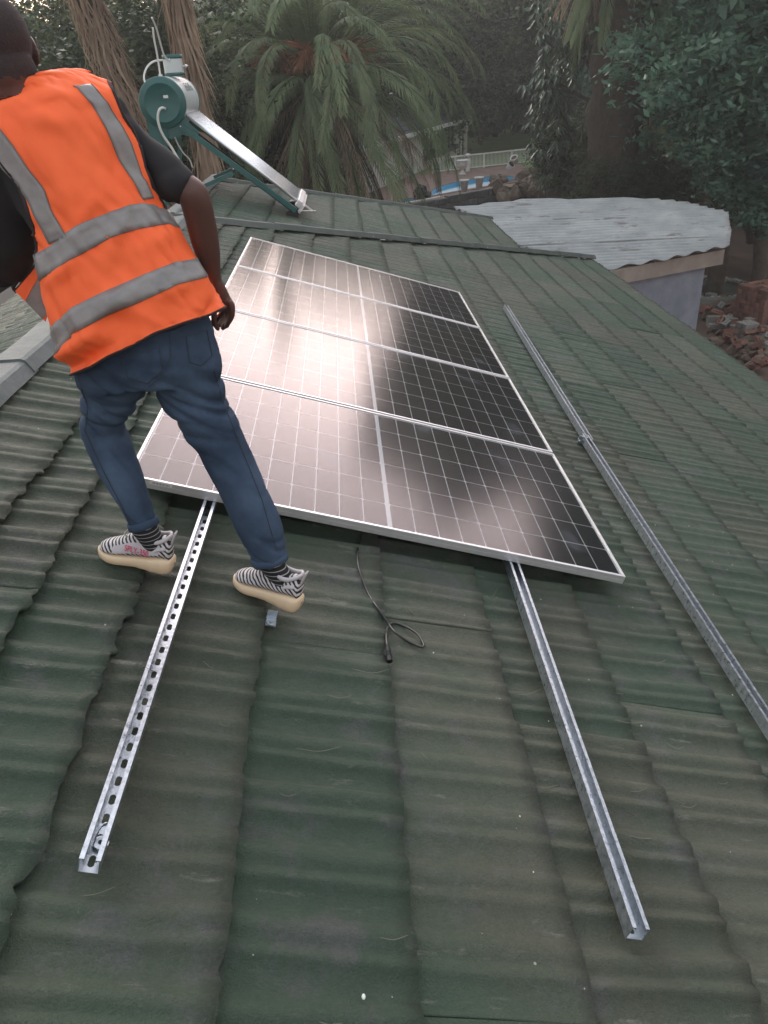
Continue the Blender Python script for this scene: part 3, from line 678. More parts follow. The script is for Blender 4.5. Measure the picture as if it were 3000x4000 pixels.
# stone pillar and black bag
M_stone = material('rough_stone', (.16, .115, .085), .9, vary=(.09, .066, .05), scale=5, bump=.6, bscale=12, objvar=.25)
def stone_mesh(seed, r=1.0):
    bm = bmesh.new(); bmesh.ops.create_icosphere(bm, subdivisions=1, radius=r); rs = random.Random(seed)
    for v in bm.verts: v.co *= rs.uniform(.7, 1.15)
    me = bpy.data.meshes.new('stone'); bm.to_mesh(me); bm.free(); me.materials.append(M_stone); return me
stones = [stone_mesh(i) for i in range(5)]
pp = at_z(1040, 312, TZ); root = empty('stone_pillar', pp); tag(root, 'ragged grey stone pillar standing in the garden beyond the fence', 'pillar'); s_ = sz(pp, 1)
for i in range(26):
    o = inst('stone', stones[i % 5], root); o.location = (rnd.uniform(-7, 7)*s_*(1-i/45), rnd.uniform(-3, 3)*s_, (i*1.7+2)*s_); o.scale = (5*s_, 4*s_, 3.2*s_); o.rotation_euler = (rnd.random(), rnd.random(), rnd.random()*6)
pb_ = at_z(908, 430, TZ); s_ = sz(pb_, 1)
root = empty('black_bag', pb_+Vector((0, 0, 0))); tag(root, 'black rubbish bag slumped on the paving at the pool edge', 'bag')
bm = bmesh.new(); bmesh.ops.create_icosphere(bm, subdivisions=3, radius=1)
for v in bm.verts:
    v.co *= 1+.22*float(vn(v.co.x*2+3, v.co.y*2+v.co.z*2)); v.co.z = max(v.co.z, -.75)
    if v.co.z > .6: v.co.z += .25
me = bpy.data.meshes.new('bag'); bm.to_mesh(me); bm.free(); o = mk('sack', me, M_black, root); o.scale = (17*s_, 9*s_, 15*s_); o.location = (0, 0, 10*s_)
o = inst('sack', me, root); o.scale = (9*s_, 8*s_, 8*s_); o.location = (16*s_, -2*s_, 6*s_); o.rotation_euler = (0, .5, 1)
# heap of stones and rubble on the bank right of the wall
for i in range(70):
    x = rnd.uniform(1065, 1185); y = rnd.uniform(372, 425)-(x-1065)*.12
    p = at_z(x, y, TZ+rnd.uniform(-.1, .25)); p.z -= .12
    o = inst('rubble_stone', stones[i % 5]); o.location = p; k_ = rnd.uniform(.12, .32); o.scale = (k_*1.3, k_, k_*.7); o.rotation_euler = (rnd.random()*3, rnd.random()*3, rnd.random()*6)
    tag(o, 'broken stone '+('at the right end of the block wall beside the pots' if x < 1100 else 'in the middle of the rubble heap beyond the block wall' if x < 1140 else 'at the palm side of the rubble heap beyond the block wall'), 'stone', 'stones of the rubble heap by the pool')
# ---------------------------------------------------------------- tin roofed shed
def plane3(a, b, c): n_ = (b-a).cross(c-a).normalized(); return a, n_
def hit(x, y, pl):
    d = Vector(ray(x, y)); return CAM_POS+d*((pl[0]-CAM_POS).dot(pl[1])/d.dot(pl[1]))
pA, pNL, pC = at_y(1576, 531, 11.9), at_y(1270, 587, 10.9), at_y(1400, 429, 14.6)
PL = plane3(pA, pNL, pC)
if PL[1].z < 0: PL = (PL[0], -PL[1])
c1, c2 = hit(1129, 531.5, PL), hit(1574, 511.5, PL); ud = (c2-c1).normalized(); vd = PL[1].cross(ud).normalized()
if vd.y < 0: vd = -vd
def uv(p): d = p-pA; return d.dot(ud), d.dot(vd)
outl = [(1576, 531), (1578, 500), (1571, 461), (1500, 441), (1400, 429), (1300, 430), (1150, 431), (985, 449), (1040, 470), (1110, 530), (1210, 560), (1278, 588), (1345, 577), (1440, 560)]
UV = [uv(hit(x, y, PL)) for x, y in outl]
pitch = abs(uv(hit(1571, 461, PL))[1]-uv(hit(1576, 531, PL))[1])/11.5
shed = empty('tin_roofed_shed', pA); tag(shed, 'small shed with a weathered corrugated tin roof and bluish plaster walls', 'shed')
def span(v):
    xs = []
    for i in range(len(UV)):
        (u0, v0), (u1, v1) = UV[i], UV[(i+1) % len(UV)]
        if (v0-v)*(v1-v) < 0: xs.append(u0+(u1-u0)*(v-v0)/(v1-v0))
    return (min(xs), max(xs)) if xs else None
def tin_material():
    m = material('weathered_tin', (.23, .245, .245), .5, .2, vary=(.35, .36, .355), scale=1.7, bump=.1, bscale=40, objvar=.1, rvar=.12); t = m.node_tree; b = t.nodes['Principled BSDF']; L = t.links.new
    prev = b.inputs['Base Color'].links[0].from_socket
    tcn = N(t, 'ShaderNodeTexCoord'); mp = N(t, 'ShaderNodeMapping'); mp.inputs['Scale'].default_value = (1.1, 5, 3); mp.inputs['Rotation'].default_value = (0, 0, -math.atan2(ud.y, ud.x)); L(tcn.outputs['Object'], mp.inputs[0])
    n_ = N(t, 'ShaderNodeTexNoise'); n_.inputs['Scale'].default_value = 1.1; n_.inputs['Detail'].default_value = 8; n_.inputs['Roughness'].default_value = .7; L(mp.outputs[0], n_.inputs['Vector'])
    r = N(t, 'ShaderNodeMapRange'); r.inputs[1].default_value = .56; r.inputs[2].default_value = .63; L(n_.outputs['Fac'], r.inputs[0])
    x = N(t, 'ShaderNodeMix', data_type='RGBA'); L(r.outputs[0], x.inputs[0]); L(prev, x.inputs[6]); x.inputs[7].default_value = (.17, .155, .145, 1)
    n2 = N(t, 'ShaderNodeTexNoise'); n2.inputs['Scale'].default_value = 2.3; n2.inputs['Detail'].default_value = 2; L(mp.outputs[0], n2.inputs['Vector'])
    r2 = N(t, 'ShaderNodeMapRange'); r2.inputs[1].default_value = .765; r2.inputs[2].default_value = .775; L(n2.outputs['Fac'], r2.inputs[0])
    x2 = N(t, 'ShaderNodeMix', data_type='RGBA'); L(r2.outputs[0], x2.inputs[0]); L(x.outputs[2], x2.inputs[6]); x2.inputs[7].default_value = (.16, .03, .035, 1)
    L(x2.outputs[2], b.inputs['Base Color']); return m
M_tin = tin_material()
vmin, vmax = min(v for u, v in UV), max(v for u, v in UV); per = 9; nw = int((vmax-vmin)/pitch)+1; si = 0
for k0 in range(0, nw, per):
    V = []; F = []; nu = 40; rows = []
    for j in range(per*8+4):
        v = vmin+(k0+j/8)*pitch
        sp = span(min(max(v, vmin+.01), vmax-.01)); 
        if not sp or v > vmax: break
        stag = (.05*((si*37) % 5-2)); a, b = sp[0]-stag*.5, sp[1]+.012*math.sin(si*2.1)+.008*float(vn(v*20, 3))
        rows.append(len(V))
        for i in range(nu+1):
            uu = a+(b-a)*i/nu; hgt = math.sin(2*PI*(k0+j/8))*pitch*.20+.006*(si % 2)+.014*float(vn(uu*1.5+si, v*2))
            if k0 == 0 and j < 2: hgt += .03*float(vn(uu*4, 1))
            V.append(ud*uu+vd*v+PL[1]*hgt)
    if len(rows) < 2: continue
    o = mk('tin_sheet', mesh('tin_sheet', V, grid_faces(len(rows), nu+1), True), M_tin, shed); si += 1
    md = o.modifiers.new('s', 'SOLIDIFY'); md.thickness = .006
# beam and wall under the tin
M_beam = material('bare_concrete_beam', (.30, .25, .21), .9, vary=(.22, .185, .16), scale=3, bump=.2)
M_shw = material('bluish_plaster', (.15, .165, .20), .9, vary=(.22, .235, .275), scale=2.6, bump=.5, bscale=7)
bA, bB = at_y(1566, 539, 12.05), at_y(1340, 581, 11.05)
bA2, bB2 = at_y(1561, 571, 12.05), at_y(1340, 607, 11.05); bh = (bA-bA2).length
dd = (bB-bA).normalized(); nn = Vector((-dd.y, dd.x, 0))
if nn.y < 0: nn = -nn
bw = MB(); a0, b0 = bA-pA, bB-pA+dd*2.5
bw.add([a0, b0, b0+nn*.16, a0+nn*.16, bA2-pA, b0-Vector((0, 0, bh)), b0+nn*.16-Vector((0, 0, bh)), bA2-pA+nn*.16], [(0, 1, 2, 3), (7, 6, 5, 4), (4, 5, 1, 0), (5, 6, 2, 1), (6, 7, 3, 2), (7, 4, 0, 3)])
bw.build('beam', M_beam, shed)
wc = at_y(1521, 594, 12.0)-pA; wl = wc+dd*4.5; wf_ = wc+nn*3.2
V = [wc, wl, wl+nn*3.2, wf_]; V = [Vector((v.x, v.y, wc.z+.15)) for v in V]+[Vector((v.x, v.y, GZ-.1-pA.z)) for v in V]
MB().add(V, [(4, 5, 1, 0), (5, 6, 2, 1), (6, 7, 3, 2), (7, 4, 0, 3)]).build('wall', M_shw, shed)
mb = MB()
for i in range(10):
    t0 = .02+i*.0; 
mb.tube([wc+Vector((.03, -.03, -1.3)), wc+Vector((.02, -.04, -2.2))], .03, 6); mb.tube([wc+dd*.14+Vector((0, -.05, -1.5)), wc+dd*.12+Vector((0, -.05, -2.3))], .025, 6)
mb.build('pipe', M_shw, shed)
# ---------------------------------------------------------------- round basin and bricks
bc = at_z(1518, 640, GZ); e = at_z(1607, 622, GZ+.1); br = (Vector((e.x, e.y, 0))-Vector((bc.x, bc.y, 0))).length
root = empty('round_basin', (bc.x, bc.y, GZ)); tag(root, 'old round concrete basin with a pebbled rim beside the shed', 'basin')
M_conc = material('old_concrete', (.17, .16, .14), .9, vary=(.10, .105, .08), scale=2, bump=.5, bscale=10)
MB().lathe([(br+.12, -.1), (br+.1, .22), (br+.02, .28), (br-.05, .24), (br-.1, .1), (br*.6, -.02), (0, .02)], n=64).build('bowl', M_conc, root, True)
mb = MB()
for i in range(260):
    a_ = rnd.random()*2*PI; mb.ball((math.cos(a_)*(br+rnd.uniform(-.14, .0)), math.sin(a_)*(br+rnd.uniform(-.14, .0)), .26-rnd.random()*.08), rnd.uniform(.03, .055), 3)
tag(mb.build('pebble', material('pale_pebbles', (.34, .33, .30), .8), root), kind='stuff')
M_bred = material('red_clay_brick', (.20, .088, .064), .85, vary=(.11, .060, .047), scale=7, bump=.4, bscale=30, objvar=.35)
M_bgrey = material('grey_cement_brick', (.22, .215, .20), .9, vary=(.15, .145, .13), scale=7, bump=.4, bscale=30, objvar=.2)
def brick_mesh(mat, holes=True):
    L_, W_, H_ = .222, .106, .073; V = []; F = []
    xs = [-L_/2, -.068, -.038, -.015, .015, .038, .068, L_/2]; ys = [-W_/2, -.017, .017, W_/2]
    for z in (H_/2, -H_/2):
        b = len(V); V += [(x, y, z) for x in xs for y in ys]
        for i in range(7):
            for j in range(3):
                if holes and j == 1 and i in (1, 3, 5): continue
                f = (b+i*4+j, b+(i+1)*4+j, b+(i+1)*4+j+1, b+i*4+j+1); F.append(f if z > 0 else tuple(reversed(f)))
    nT = 32
    for i in range(7): F.append((i*4, i*4+nT, (i+1)*4+nT, (i+1)*4)); F.append((i*4+3, (i+1)*4+3, (i+1)*4+3+nT, i*4+3+nT))
    for j in range(3): F.append((j, j+1, j+1+nT, j+nT)); F.append((28+j, 28+j+nT, 28+j+1+nT, 28+j+1))
    if holes:
        for i in (1, 3, 5):
            q = [i*4+1, (i+1)*4+1, (i+1)*4+2, i*4+2]
            for a in range(4): F.append((q[a], q[(a+1) % 4], q[(a+1) % 4]+nT, q[a]+nT))
    me = mesh('brick', V, F); me.materials.append(mat); return me
br_r, br_g = brick_mesh(M_bred), brick_mesh(M_bgrey); S_ = 1.35
spots = []
for i in range(150):
    x, y = rnd.uniform(1518, 1665), rnd.uniform(655, 815)
    if y > 655+ (x-1518)*1.25+30: continue
    p = at_z(x, y, GZ); spots.append((p, rnd.random() < .8))
near_lab = 'loose red clay brick lying in the rubble beside the roof eave'
for i, (p, red) in enumerate(spots):
    o = inst('loose_brick', br_r if red else br_g); p.z = GZ+.06+rnd.random()*.22; o.location = p
    o.rotation_euler = (rnd.uniform(-.7, .7), rnd.uniform(-.7, .7), rnd.random()*6); k_ = rnd.uniform(.95, 1.35); o.scale = (k_*rnd.uniform(.6, 1.1), k_, k_)
    vx, vy = (0, 0) if False else ((p.x-8)/3, p.y)
    zone = 'behind the shed corner, near the round basin' if p.y > 18 else 'at the foot of the tall brick stack' if p.x > 10.4 else 'close below the roof eave' if p.y < 13.5 else 'in the middle of the rubble between shed and brick stack'
    tag(o, ('loose red clay brick ' if red else 'loose grey cement brick ')+zone, 'brick', 'red bricks of the rubble pile' if red else 'grey bricks of the rubble pile')
for i in range(60):
    x, y = rnd.uniform(1520, 1665), rnd.uniform(650, 800)
    p = at_z(x, y, GZ); p.z = GZ+.08; o = inst('rubble_stone', stones[i % 5]); o.location = p; k_ = rnd.uniform(.06, .14); o.scale = (k_*1.5, k_, k_*.8); o.rotation_euler = (rnd.random()*3, rnd.random()*3, 0)
    tag(o, 'brown stone lump '+('behind the shed corner near the basin' if p.y > 17 else 'close below the roof eave' if p.y < 13.5 else 'among the loose bricks in the middle of the rubble'), 'stone', 'stones among the loose bricks')
def stack(x, y, nx, ny, nz, rot, me, lab, gap=.004, mess=.012, sc=1.25):
    p = at_z(x, y, GZ); root = empty('brick_stack', (p.x, p.y, GZ+.03), (0, 0, rot)); tag(root, lab, 'brick stack')
    for k in range(nz):
        for i in range(nx):
            for j in range(ny):
                if k == nz-1 and rnd.random() < .35: continue
                o = inst('brick', me, root)
                if k % 2: o.location = ((i-.5*nx)*.228*sc+rnd.uniform(-mess, mess), (j-.5*ny)*.112*sc+rnd.uniform(-mess, mess), (.5+k)*.077*sc)
                else: o.location = ((i-.5*nx)*.228*sc+rnd.uniform(-mess, mess), (j-.5*ny)*.112*sc+rnd.uniform(-mess, mess), (.5+k)*.077*sc)
                o.scale = (sc, sc, sc); o.rotation_euler = (0, 0, rnd.uniform(-.06, .06)+(PI if rnd.random() < .5 else 0))
stack(1655, 706, 4, 6, 10, .35, br_r, 'tall ragged stack of old red bricks at the right edge')
stack(1640, 722, 3, 3, 3, .25, br_g, 'low row of grey cement blocks in front of the red brick stack', sc=1.5)
stack(1592, 706, 3, 2, 2, -.15, br_g, 'short row of grey cement blocks standing amid the rubble', sc=1.5)
# ---------------------------------------------------------------- solar water heater on the far wing
M_teal = material('teal_enamel', (.016, .088, .083), .42, vary=(.022, .108, .102), scale=5, bump=.03)
M_tank = material('pale_grey_enamel', (.55, .60, .60), .35, vary=(.48, .53, .53), scale=4)
M_pipe = material('white_pvc', (.62, .63, .60), .45)
foot = RW @ at_roof(633, 469, -.145)          # front foot, on the wing tiles
yf = foot.y
tc0 = at_y(350, 222, yf-.12); TR = .245; TL = 1.02
wh = empty('solar_water_heater', tc0); tag(wh, 'solar water heater with a teal capped tank and glass tubes on the far roof wing', 'water heater')
ry = Matrix.Rotation(-PI/2, 3, 'X')          # lathe axis z -> +y
MB().lathe([(TR, .05), (TR+.004, .06), (TR, .07), (TR, TL-.05), (TR*.98, TL), (0, TL)], rot=ry, n=48).build('tank', M_tank, wh, True)
MB().lathe([(0, .004), (TR*.72, .004), (TR*.74, .0), (TR*.78, .0), (TR*.80, .010), (TR*.97, .010), (TR*1.01, .02), (TR*1.015, .052), (TR, .055)], rot=ry, n=48).build('end_cap', M_teal, wh, True)
MB().lathe([(TR, TL-.05), (TR*1.012, TL-.048), (TR*1.01, TL+.01), (TR*.9, TL+.02), (0, TL+.02)], rot=ry, n=48).build('end_cap', M_teal, wh, True)
MB().box((.05, -.004, .055), (.05, .004, .028)).build('rating_plate', M_white, wh)
# lettering on the tank side
fc = bpy.data.curves.new('tank_lettering', 'FONT'); fc.body = 'TaSolPro'; fc.size = .125; fc.extrude = .002; fc.align_x = 'CENTER'
fo = bpy.data.objects.new('lt', fc); C.objects.link(fo); dg = bpy.context.evaluated_depsgraph_get(); fm = bpy.data.meshes.new_from_object(fo.evaluated_get(dg)); bpy.data.objects.remove(fo); fo = mk('tank_lettering', fm, material('grey_lettering', (.30, .33, .34), .5), wh)
aa = math.radians(22); fo.location = (math.cos(aa)*(TR+.004), TL*.52, math.sin(aa)*(TR+.004)); fo.rotation_euler = Matrix((Vector((0, 1, 0)), Vector((-math.sin(aa), 0, math.cos(aa))), Vector((math.cos(aa), 0, math.sin(aa))))).transposed().to_euler()
# feeder tank on top
ft = empty('feeder_tank', (0.09, .52, TR)); ft.parent = wh
fz = at_y(373, 118, tc0.y+.5).z-tc0.z-TR
FR = .105
MB().lathe([(FR, .03), (FR, fz-.03), ], n=32).build('body', M_tank, ft, True)
MB().lathe([(0, 0), (FR*1.03, 0), (FR*1.03, .03), (FR, .032)], n=32).build('lower_band', M_teal, ft, True)
MB().lathe([(FR, fz-.04), (FR*1.03, fz-.038), (FR*1.03, fz), (0, fz+.006)], n=32).build('lid', M_teal, ft, True)
mb = MB(); mb.ball((FR+.035, -.02, .09), .016, 5); mb.tube([(FR, -.02, .09), (FR+.06, -.02, .092)], .007, 6); mb.build('valve', M_alu, ft)
def wp(pts, Y): return [at_y(x, y, Y+dy)-tc0 for x, y, dy in pts]
def pipe(pts, r, name='pipe', mat=M_pipe):
    MB().tube(catmull(pts, 6), r, 8).build(name, mat, wh, True)
Y0 = tc0.y
pipe(wp([(367, 128, .40), (362, 129, .38), (354, 118, .3), (347, 95, .2), (338, 62, .1), (328, 38, .0)], Y0), .010)
pipe(wp([(347, 167, .2), (343, 140, .2), (338, 110, .18), (333, 85, .16), (330, 59, .14)], Y0), .010)
pipe(wp([(353, 130, .4), (338, 131, .35), (325, 137, .3), (315, 150, .25), (311, 168, .2), (316, 186, .15)], Y0), .010)
pipe(wp([(357, 235, -.01), (351, 233, -.05), (344, 238, -.07), (341, 255, -.07), (345, 275, -.06), (354, 295, -.03), (370, 318, .0), (380, 335, 0), (390, 352, 0)], Y0), .014)
pipe(wp([(374, 287, .5), (384, 310, .5), (396, 330, .5), (410, 345, .5), (416, 362, .5)], Y0), .008)
MB().tube(wp([(347, 166, .2), (346.5, 160, .2)], Y0), .02, 10).build('coupling', M_pipe, wh)
# glass tubes
t0 = at_y(398, 245, Y0+.14)-tc0; t1 = at_y(648, 437, Y0+.14)-tc0
tdir = (t1-t0).normalized(); NT = 11; sp = .079
M_tube = material('evacuated_glass_tube', (.86, .88, .90), .25, .7, spec=.9)  # tubes are dark glass; the pale base paints in their white sky streaks
tb = MB(); tb.tube([Vector(), t1-t0], .021, 14)
tme = mesh('glass_tube', tb.V, tb.F, True); tme.materials.append(M_tube)
for i in range(NT):
    o = inst('glass_tube', tme, wh); o.location = t0+Vector((0, i*sp, 0))
mb = MB(); nrm = tdir.cross(Vector((0, 1, 0))).normalized()
if nrm.z < 0: nrm = -nrm
e0, e1 = t0+Vector((0, -.06, 0)), t1+Vector((0, -.06, 0))
dn = -nrm
MB().bar(e0+dn*.10, e1+dn*.10+tdir*.02, .02, .07, nrm).build('side_rail', M_dark, wh)
MB().bar(e0+dn*.105+Vector((0, -.012, 0)), e1+dn*.105+Vector((0, -.012, 0)), .004, .012, nrm).build('side_trim', M_alu, wh)
MB().box(t1+Vector((0, (NT-1)*sp/2, 0))+dn*.012, (.07, (NT-1)*sp+.16, .085), Matrix((tdir, Vector((0, 1, 0)), nrm)).transposed()).build('tube_holder', M_alu, wh, bevel=.01)
MB().box(t1+tdir*.05+Vector((0, (NT-1)*sp/2, 0))+dn*.04, (.03, (NT-1)*sp+.2, .10), Matrix((tdir, Vector((0, 1, 0)), nrm)).transposed()).build('end_rail', M_alu, wh)
# teal frame
fl0 = foot-tc0
g0 = at_y(392, 273, Y0+.02)-tc0; g1 = at_y(640, 455, Y0+.02)-tc0
for dy in (0, .86):
    MB().bar(g0+Vector((0, dy, 0)), g1+Vector((0, dy, 0)), .05, .052, nrm).build('frame_rail', M_teal, wh)
    st = at_y(504, 374, Y0+.02)-tc0; sb = at_y(440, 402, Y0+.02)-tc0
    MB().bar(st+Vector((0, dy, 0)), sb+Vector((0, dy, 0)), .045, .04).build('strut', M_teal, wh)
    lg = at_y(345, 278, Y0+.05)-tc0; lb = at_y(372, 372, Y0+.05)-tc0
    MB().bar(Vector((-.02, .05+dy, -TR)), Vector((-.14, .05+dy, -1.02)), .05, .05, (0, 1, 0)).build('leg', M_teal, wh)
    # cradle plate under the tank
    V = []; n_ = 12
    cr0 = []
    for i in range(n_+1):
        a_ = math.radians(-150+i*115/n_); cr0.append((math.cos(a_)*TR*1.0, math.sin(a_)*TR*1.0))
    low = [(-.20, -.40), (-.10, -.40), (-.02, -.36), (.05, -.34), (.16, -.32), (.30, -.37), (.33, -.30), (.25, -.22)]
    poly = cr0+list(reversed(low)); m__ = len(poly)
    V = [(x, .045+dy, z) for x, z in poly]+[(x, .085+dy, z) for x, z in poly]
    F = [tuple(range(m__)), tuple(reversed(range(m__, 2*m__)))]+[(i, i+m__, (i+1) % m__+m__, (i+1) % m__) for i in range(m__)]
    mk('cradle', mesh('cradle', V, F), M_teal, wh)
for (x, y) in ((390, 273), (504, 365)):
    MB().ball(at_y(x, y, Y0-.01)-tc0, .008, 4).build('bolt', M_alu, wh)
MB().box(fl0+Vector((0, .0, .02)), (.14, .16, .11)).build('foot', M_black, wh, bevel=.01)
MB().box(fl0+Vector((.0, .84, .02)), (.14, .16, .11)).build('foot', M_black, wh, bevel=.01)
mb = MB(); q0 = g1; mb.bar(q0+Vector((.02, -.02, .0)), q0+Vector((.22, .05, -.02)), .02, .006); mb.bar(q0+Vector((.05, .3, .05)), q0+Vector((.17, .35, -.06)), .02, .02); mb.build('bracket_arm', M_alu, wh)

# ---------------------------------------------------------------- plants
def leaf_material(name, c1, c2, rough=.5, scale=.8, objvar=.12, spec=.45):
    kk = {'leaf_dark': 1.5, 'leaf_blue_green': 1.95}.get(name, 2.05)
    c1, c2 = [tuple(min(1, v*kk) for v in c) for c in (c1, c2)]
    m = material(name, c1, rough, vary=c2, scale=scale, objvar=objvar, spec=spec, detail=3)
    t = m.node_tree; b = t.nodes['Principled BSDF']; o = [n for n in t.nodes if n.type == 'OUTPUT_MATERIAL'][0]
    tr = N(t, 'ShaderNodeBsdfTranslucent'); mx = N(t, 'ShaderNodeMixShader'); mx.inputs[0].default_value = .38
    src = b.inputs['Base Color'].links[0].from_socket; t.links.new(src, tr.inputs['Color'])
    t.links.new(b.outputs[0], mx.inputs[1]); t.links.new(tr.outputs[0], mx.inputs[2]); t.links.new(mx.outputs[0], o.inputs['Surface'])
    return m
M_leaf = [leaf_material('leaf_grey_green', (.048, .068, .031), (.088, .108, .052)), leaf_material('leaf_blue_green', (.022, .055, .038), (.050, .095, .062)),
          leaf_material('leaf_dark', (.021, .036, .017), (.044, .062, .030)), leaf_material('leaf_olive', (.06, .062, .024), (.11, .105, .04))]
M_bark = material('bark', (.085, .066, .05), .95, vary=(.05, .04, .032), scale=6, bump=.8, bscale=14)
M_frond = leaf_material('frond_green', (.060, .088, .045), (.100, .128, .066), .5, 1.5, .2)
M_fdead = leaf_material('frond_dead', (.14, .105, .078), (.22, .17, .125), .8, 2, .25, .2)
M_fruit = material('palm_fruit_stalk', (.50, .21, .11), .7, vary=(.30, .14, .08), scale=5)
rs = np.random.RandomState(11)
def leafcloud(name, nclump, per, R, leaf, seed, cl=.5, inner=500, mat=None, aspect=.5, droop=0.0, shell=.75):
    g_ = np.random.RandomState(seed); Cn = []
    while len(Cn) < nclump:
        v = g_.uniform(-1, 1, 3); l = np.linalg.norm(v)
        if l > 1 or l < 1e-3: continue
        lump = 1+.28*math.sin(v[0]*5+seed)*math.cos(v[1]*4.3+v[2]*5.1+seed*2)
        v = v/l*(shell+(1-shell)*g_.rand())*lump if g_.rand() < .8 else v*lump
        Cn.append(v*R)
    Cn = np.array(Cn)
    P = np.repeat(Cn, per, 0)+g_.normal(0, 1, (nclump*per, 3))*cl*np.array([1, 1, .62])*g_.uniform(.4, 1, (nclump*per, 1))
    n = len(P); L_ = leaf*g_.uniform(.6, 1.3, n)
    if inner:
        Pi = g_.uniform(-1, 1, (inner, 3))*R*.55; P = np.vstack([P, Pi]); L_ = np.concatenate([L_, np.full(inner, leaf*2.6)]); n = len(P)
    d = g_.normal(0, 1, (n, 3)); d[:, 2] = d[:, 2]*.6-droop; d /= np.linalg.norm(d, axis=1)[:, None]
    a = g_.normal(0, 1, (n, 3)); s = np.cross(d, a); s /= np.linalg.norm(s, axis=1)[:, None]
    h = L_[:, None]
    Q = np.stack([P-d*h*.5, P+s*h*aspect*.5, P+d*h*.5, P-s*h*aspect*.5], 1).reshape(-1, 3)
    me = quads(name, Q, n)
    if mat: me.materials.append(mat)
    return me
crowns = [leafcloud('crown', 170, 250, np.array([1, 1, .85])*3.0, .125, 21+i, .40, 2500) for i in range(3)]
crowns.append(leafcloud('crown', 150, 130, np.array([1, 1, .85])*3.0, .22, 77, .40, 2200, None, .42, .3))
def limbs(h, r, seed, spread=1.6, n=5):
    rr_ = random.Random(seed); mb = MB(); top = Vector((rr_.uniform(-.3, .3), rr_.uniform(-.3, .3), h*.55))
    mb.tube(catmull([(0, 0, -.3), (rr_.uniform(-.1, .1), 0, h*.25), top], 3), [r*(1.15-.09*i) for i in range(7)], 8)
    for i in range(n):
        a_ = i*2*PI/n+rr_.random(); e_ = top+Vector((math.cos(a_)*spread, math.sin(a_)*spread, h*.35*rr_.uniform(.6, 1.1)))
        mb.tube(catmull([top-Vector((0, 0, rr_.uniform(0, .8))), top.lerp(e_, .5)+Vector((0, 0, -.25)), e_], 3), [r*.55*(1-i_/7.5) for i_ in range(7)], 6)
    return mb
def tree(x, y, D, top, R, kind, lab, grp='trees closing the garden behind the roofs', gz=GZ, zs=.85, seed=0, ci=0, lowc=None):
    """tree whose crown centre is seen at view x, y from D metres (horizontal); R crown radius"""
    d = Vector(ray(x, y)); hx = math.hypot(d.x, d.y); c = CAM_POS+d*(D/hx)
    root = empty('tree', (c.x, c.y, gz)); tag(root, lab, 'tree', grp)
    H = c.z-gz
    if k1 := (kind == 1): ci = 3
    cm = crowns[3] if kind == 1 else crowns[ci % 3]
    o = mk('crown', cm, None, root); o.location = (0, 0, H); o.scale = (R/3, R/3, R/3*zs); o.rotation_euler = (0, 0, seed*1.7)
    if not cm.materials: cm.materials.append(M_leaf[0])
    o.material_slots[0].link = 'OBJECT'; o.material_slots[0].material = M_leaf[kind]
    limbs(H*1.1, .16+.02*R, seed, R*.5).build('trunk', M_bark, root, True)
    return root
TL_ = [ # x, y(view), distance, radius, kind, label
 (70, 262, 27, 4.2, 0, 'grey green bushy tree at the far left, behind the worker’s head'),
 (190, 270, 24, 3.6, 0, 'grey green tree between the worker’s head and the palm trunks'),
 (330, 240, 30, 4.4, 2, 'dark tree behind the water heater and the two shaggy palm trunks'),
 (200, 260, 21, 3.6, 2, 'dark low tree behind the orange vest’s shoulder'),
 (490, 200, 33, 4.6, 2, 'grey green tree between the thin palm trunk and the big palm'),
 (480, 260, 28, 4.0, 2, 'dark low tree behind the left fronds of the big palm'),
 (640, 170, 42, 5.6, 2, 'tall dark tree behind the crown of the big palm'),
 (820, 120, 46, 6.2, 2, 'dark tree behind the right fronds of the big palm'),
 (930, 30, 50, 6.5, 0, 'tall grey green tree above the garden house'),
 (1040, 60, 60, 6.0, 0, 'broad grey green tree behind the garden house'),
 (1135, 150, 60, 4.6, 2, 'dark tree at the end of the garden lawn'),
 (1190, 60, 50, 5.0, 2, 'dark tree between the garden lawn and the big leaved climber'),
 (1520, 60, 36, 4.6, 1, 'blue green tree right of the thick palm trunk'),
 (1625, 90, 22, 3.0, 1, 'large blue green tree at the top right corner'),
 (1690, 300, 21, 2.2, 1, 'blue green tree low at the right edge of the picture'),
 (1500, 230, 33, 2.6, 3, 'olive brown bush tree behind the thick palm trunk'),
 (1570, 290, 27, 1.7, 3, 'olive shrub below the blue green tree'),
 (1930, -20, 26, 5.2, 1, 'tall blue green tree beyond the right edge'),
]
M_leaf.append(leaf_material('leaf_lime', (.10, .12, .03), (.15, .16, .05)))
TL_ += [(1424, 322, 36, 1.5, 4, 'lime green bush standing in for a bright patch of lawn right of the thick palm trunk'), (1270, 330, 27, 1.7, 2, 'dark bushy tree under the big leaved climber'), (1340, 385, 24, 1.4, 2, 'dark shrub at the foot of the thick palm trunk'), (1440, 400, 26, 1.1, 2, 'dark shrub right of the thick palm trunk')]  # the lime bush is added in place of a bright strip of distant lawn
for i, (x, y, D, R, k_, lab) in enumerate(TL_):
    tree(x, y, D, None, R, k_, lab, seed=i, ci=i, gz=TZ if 35 < D and x < 1300 else GZ, zs=.9)
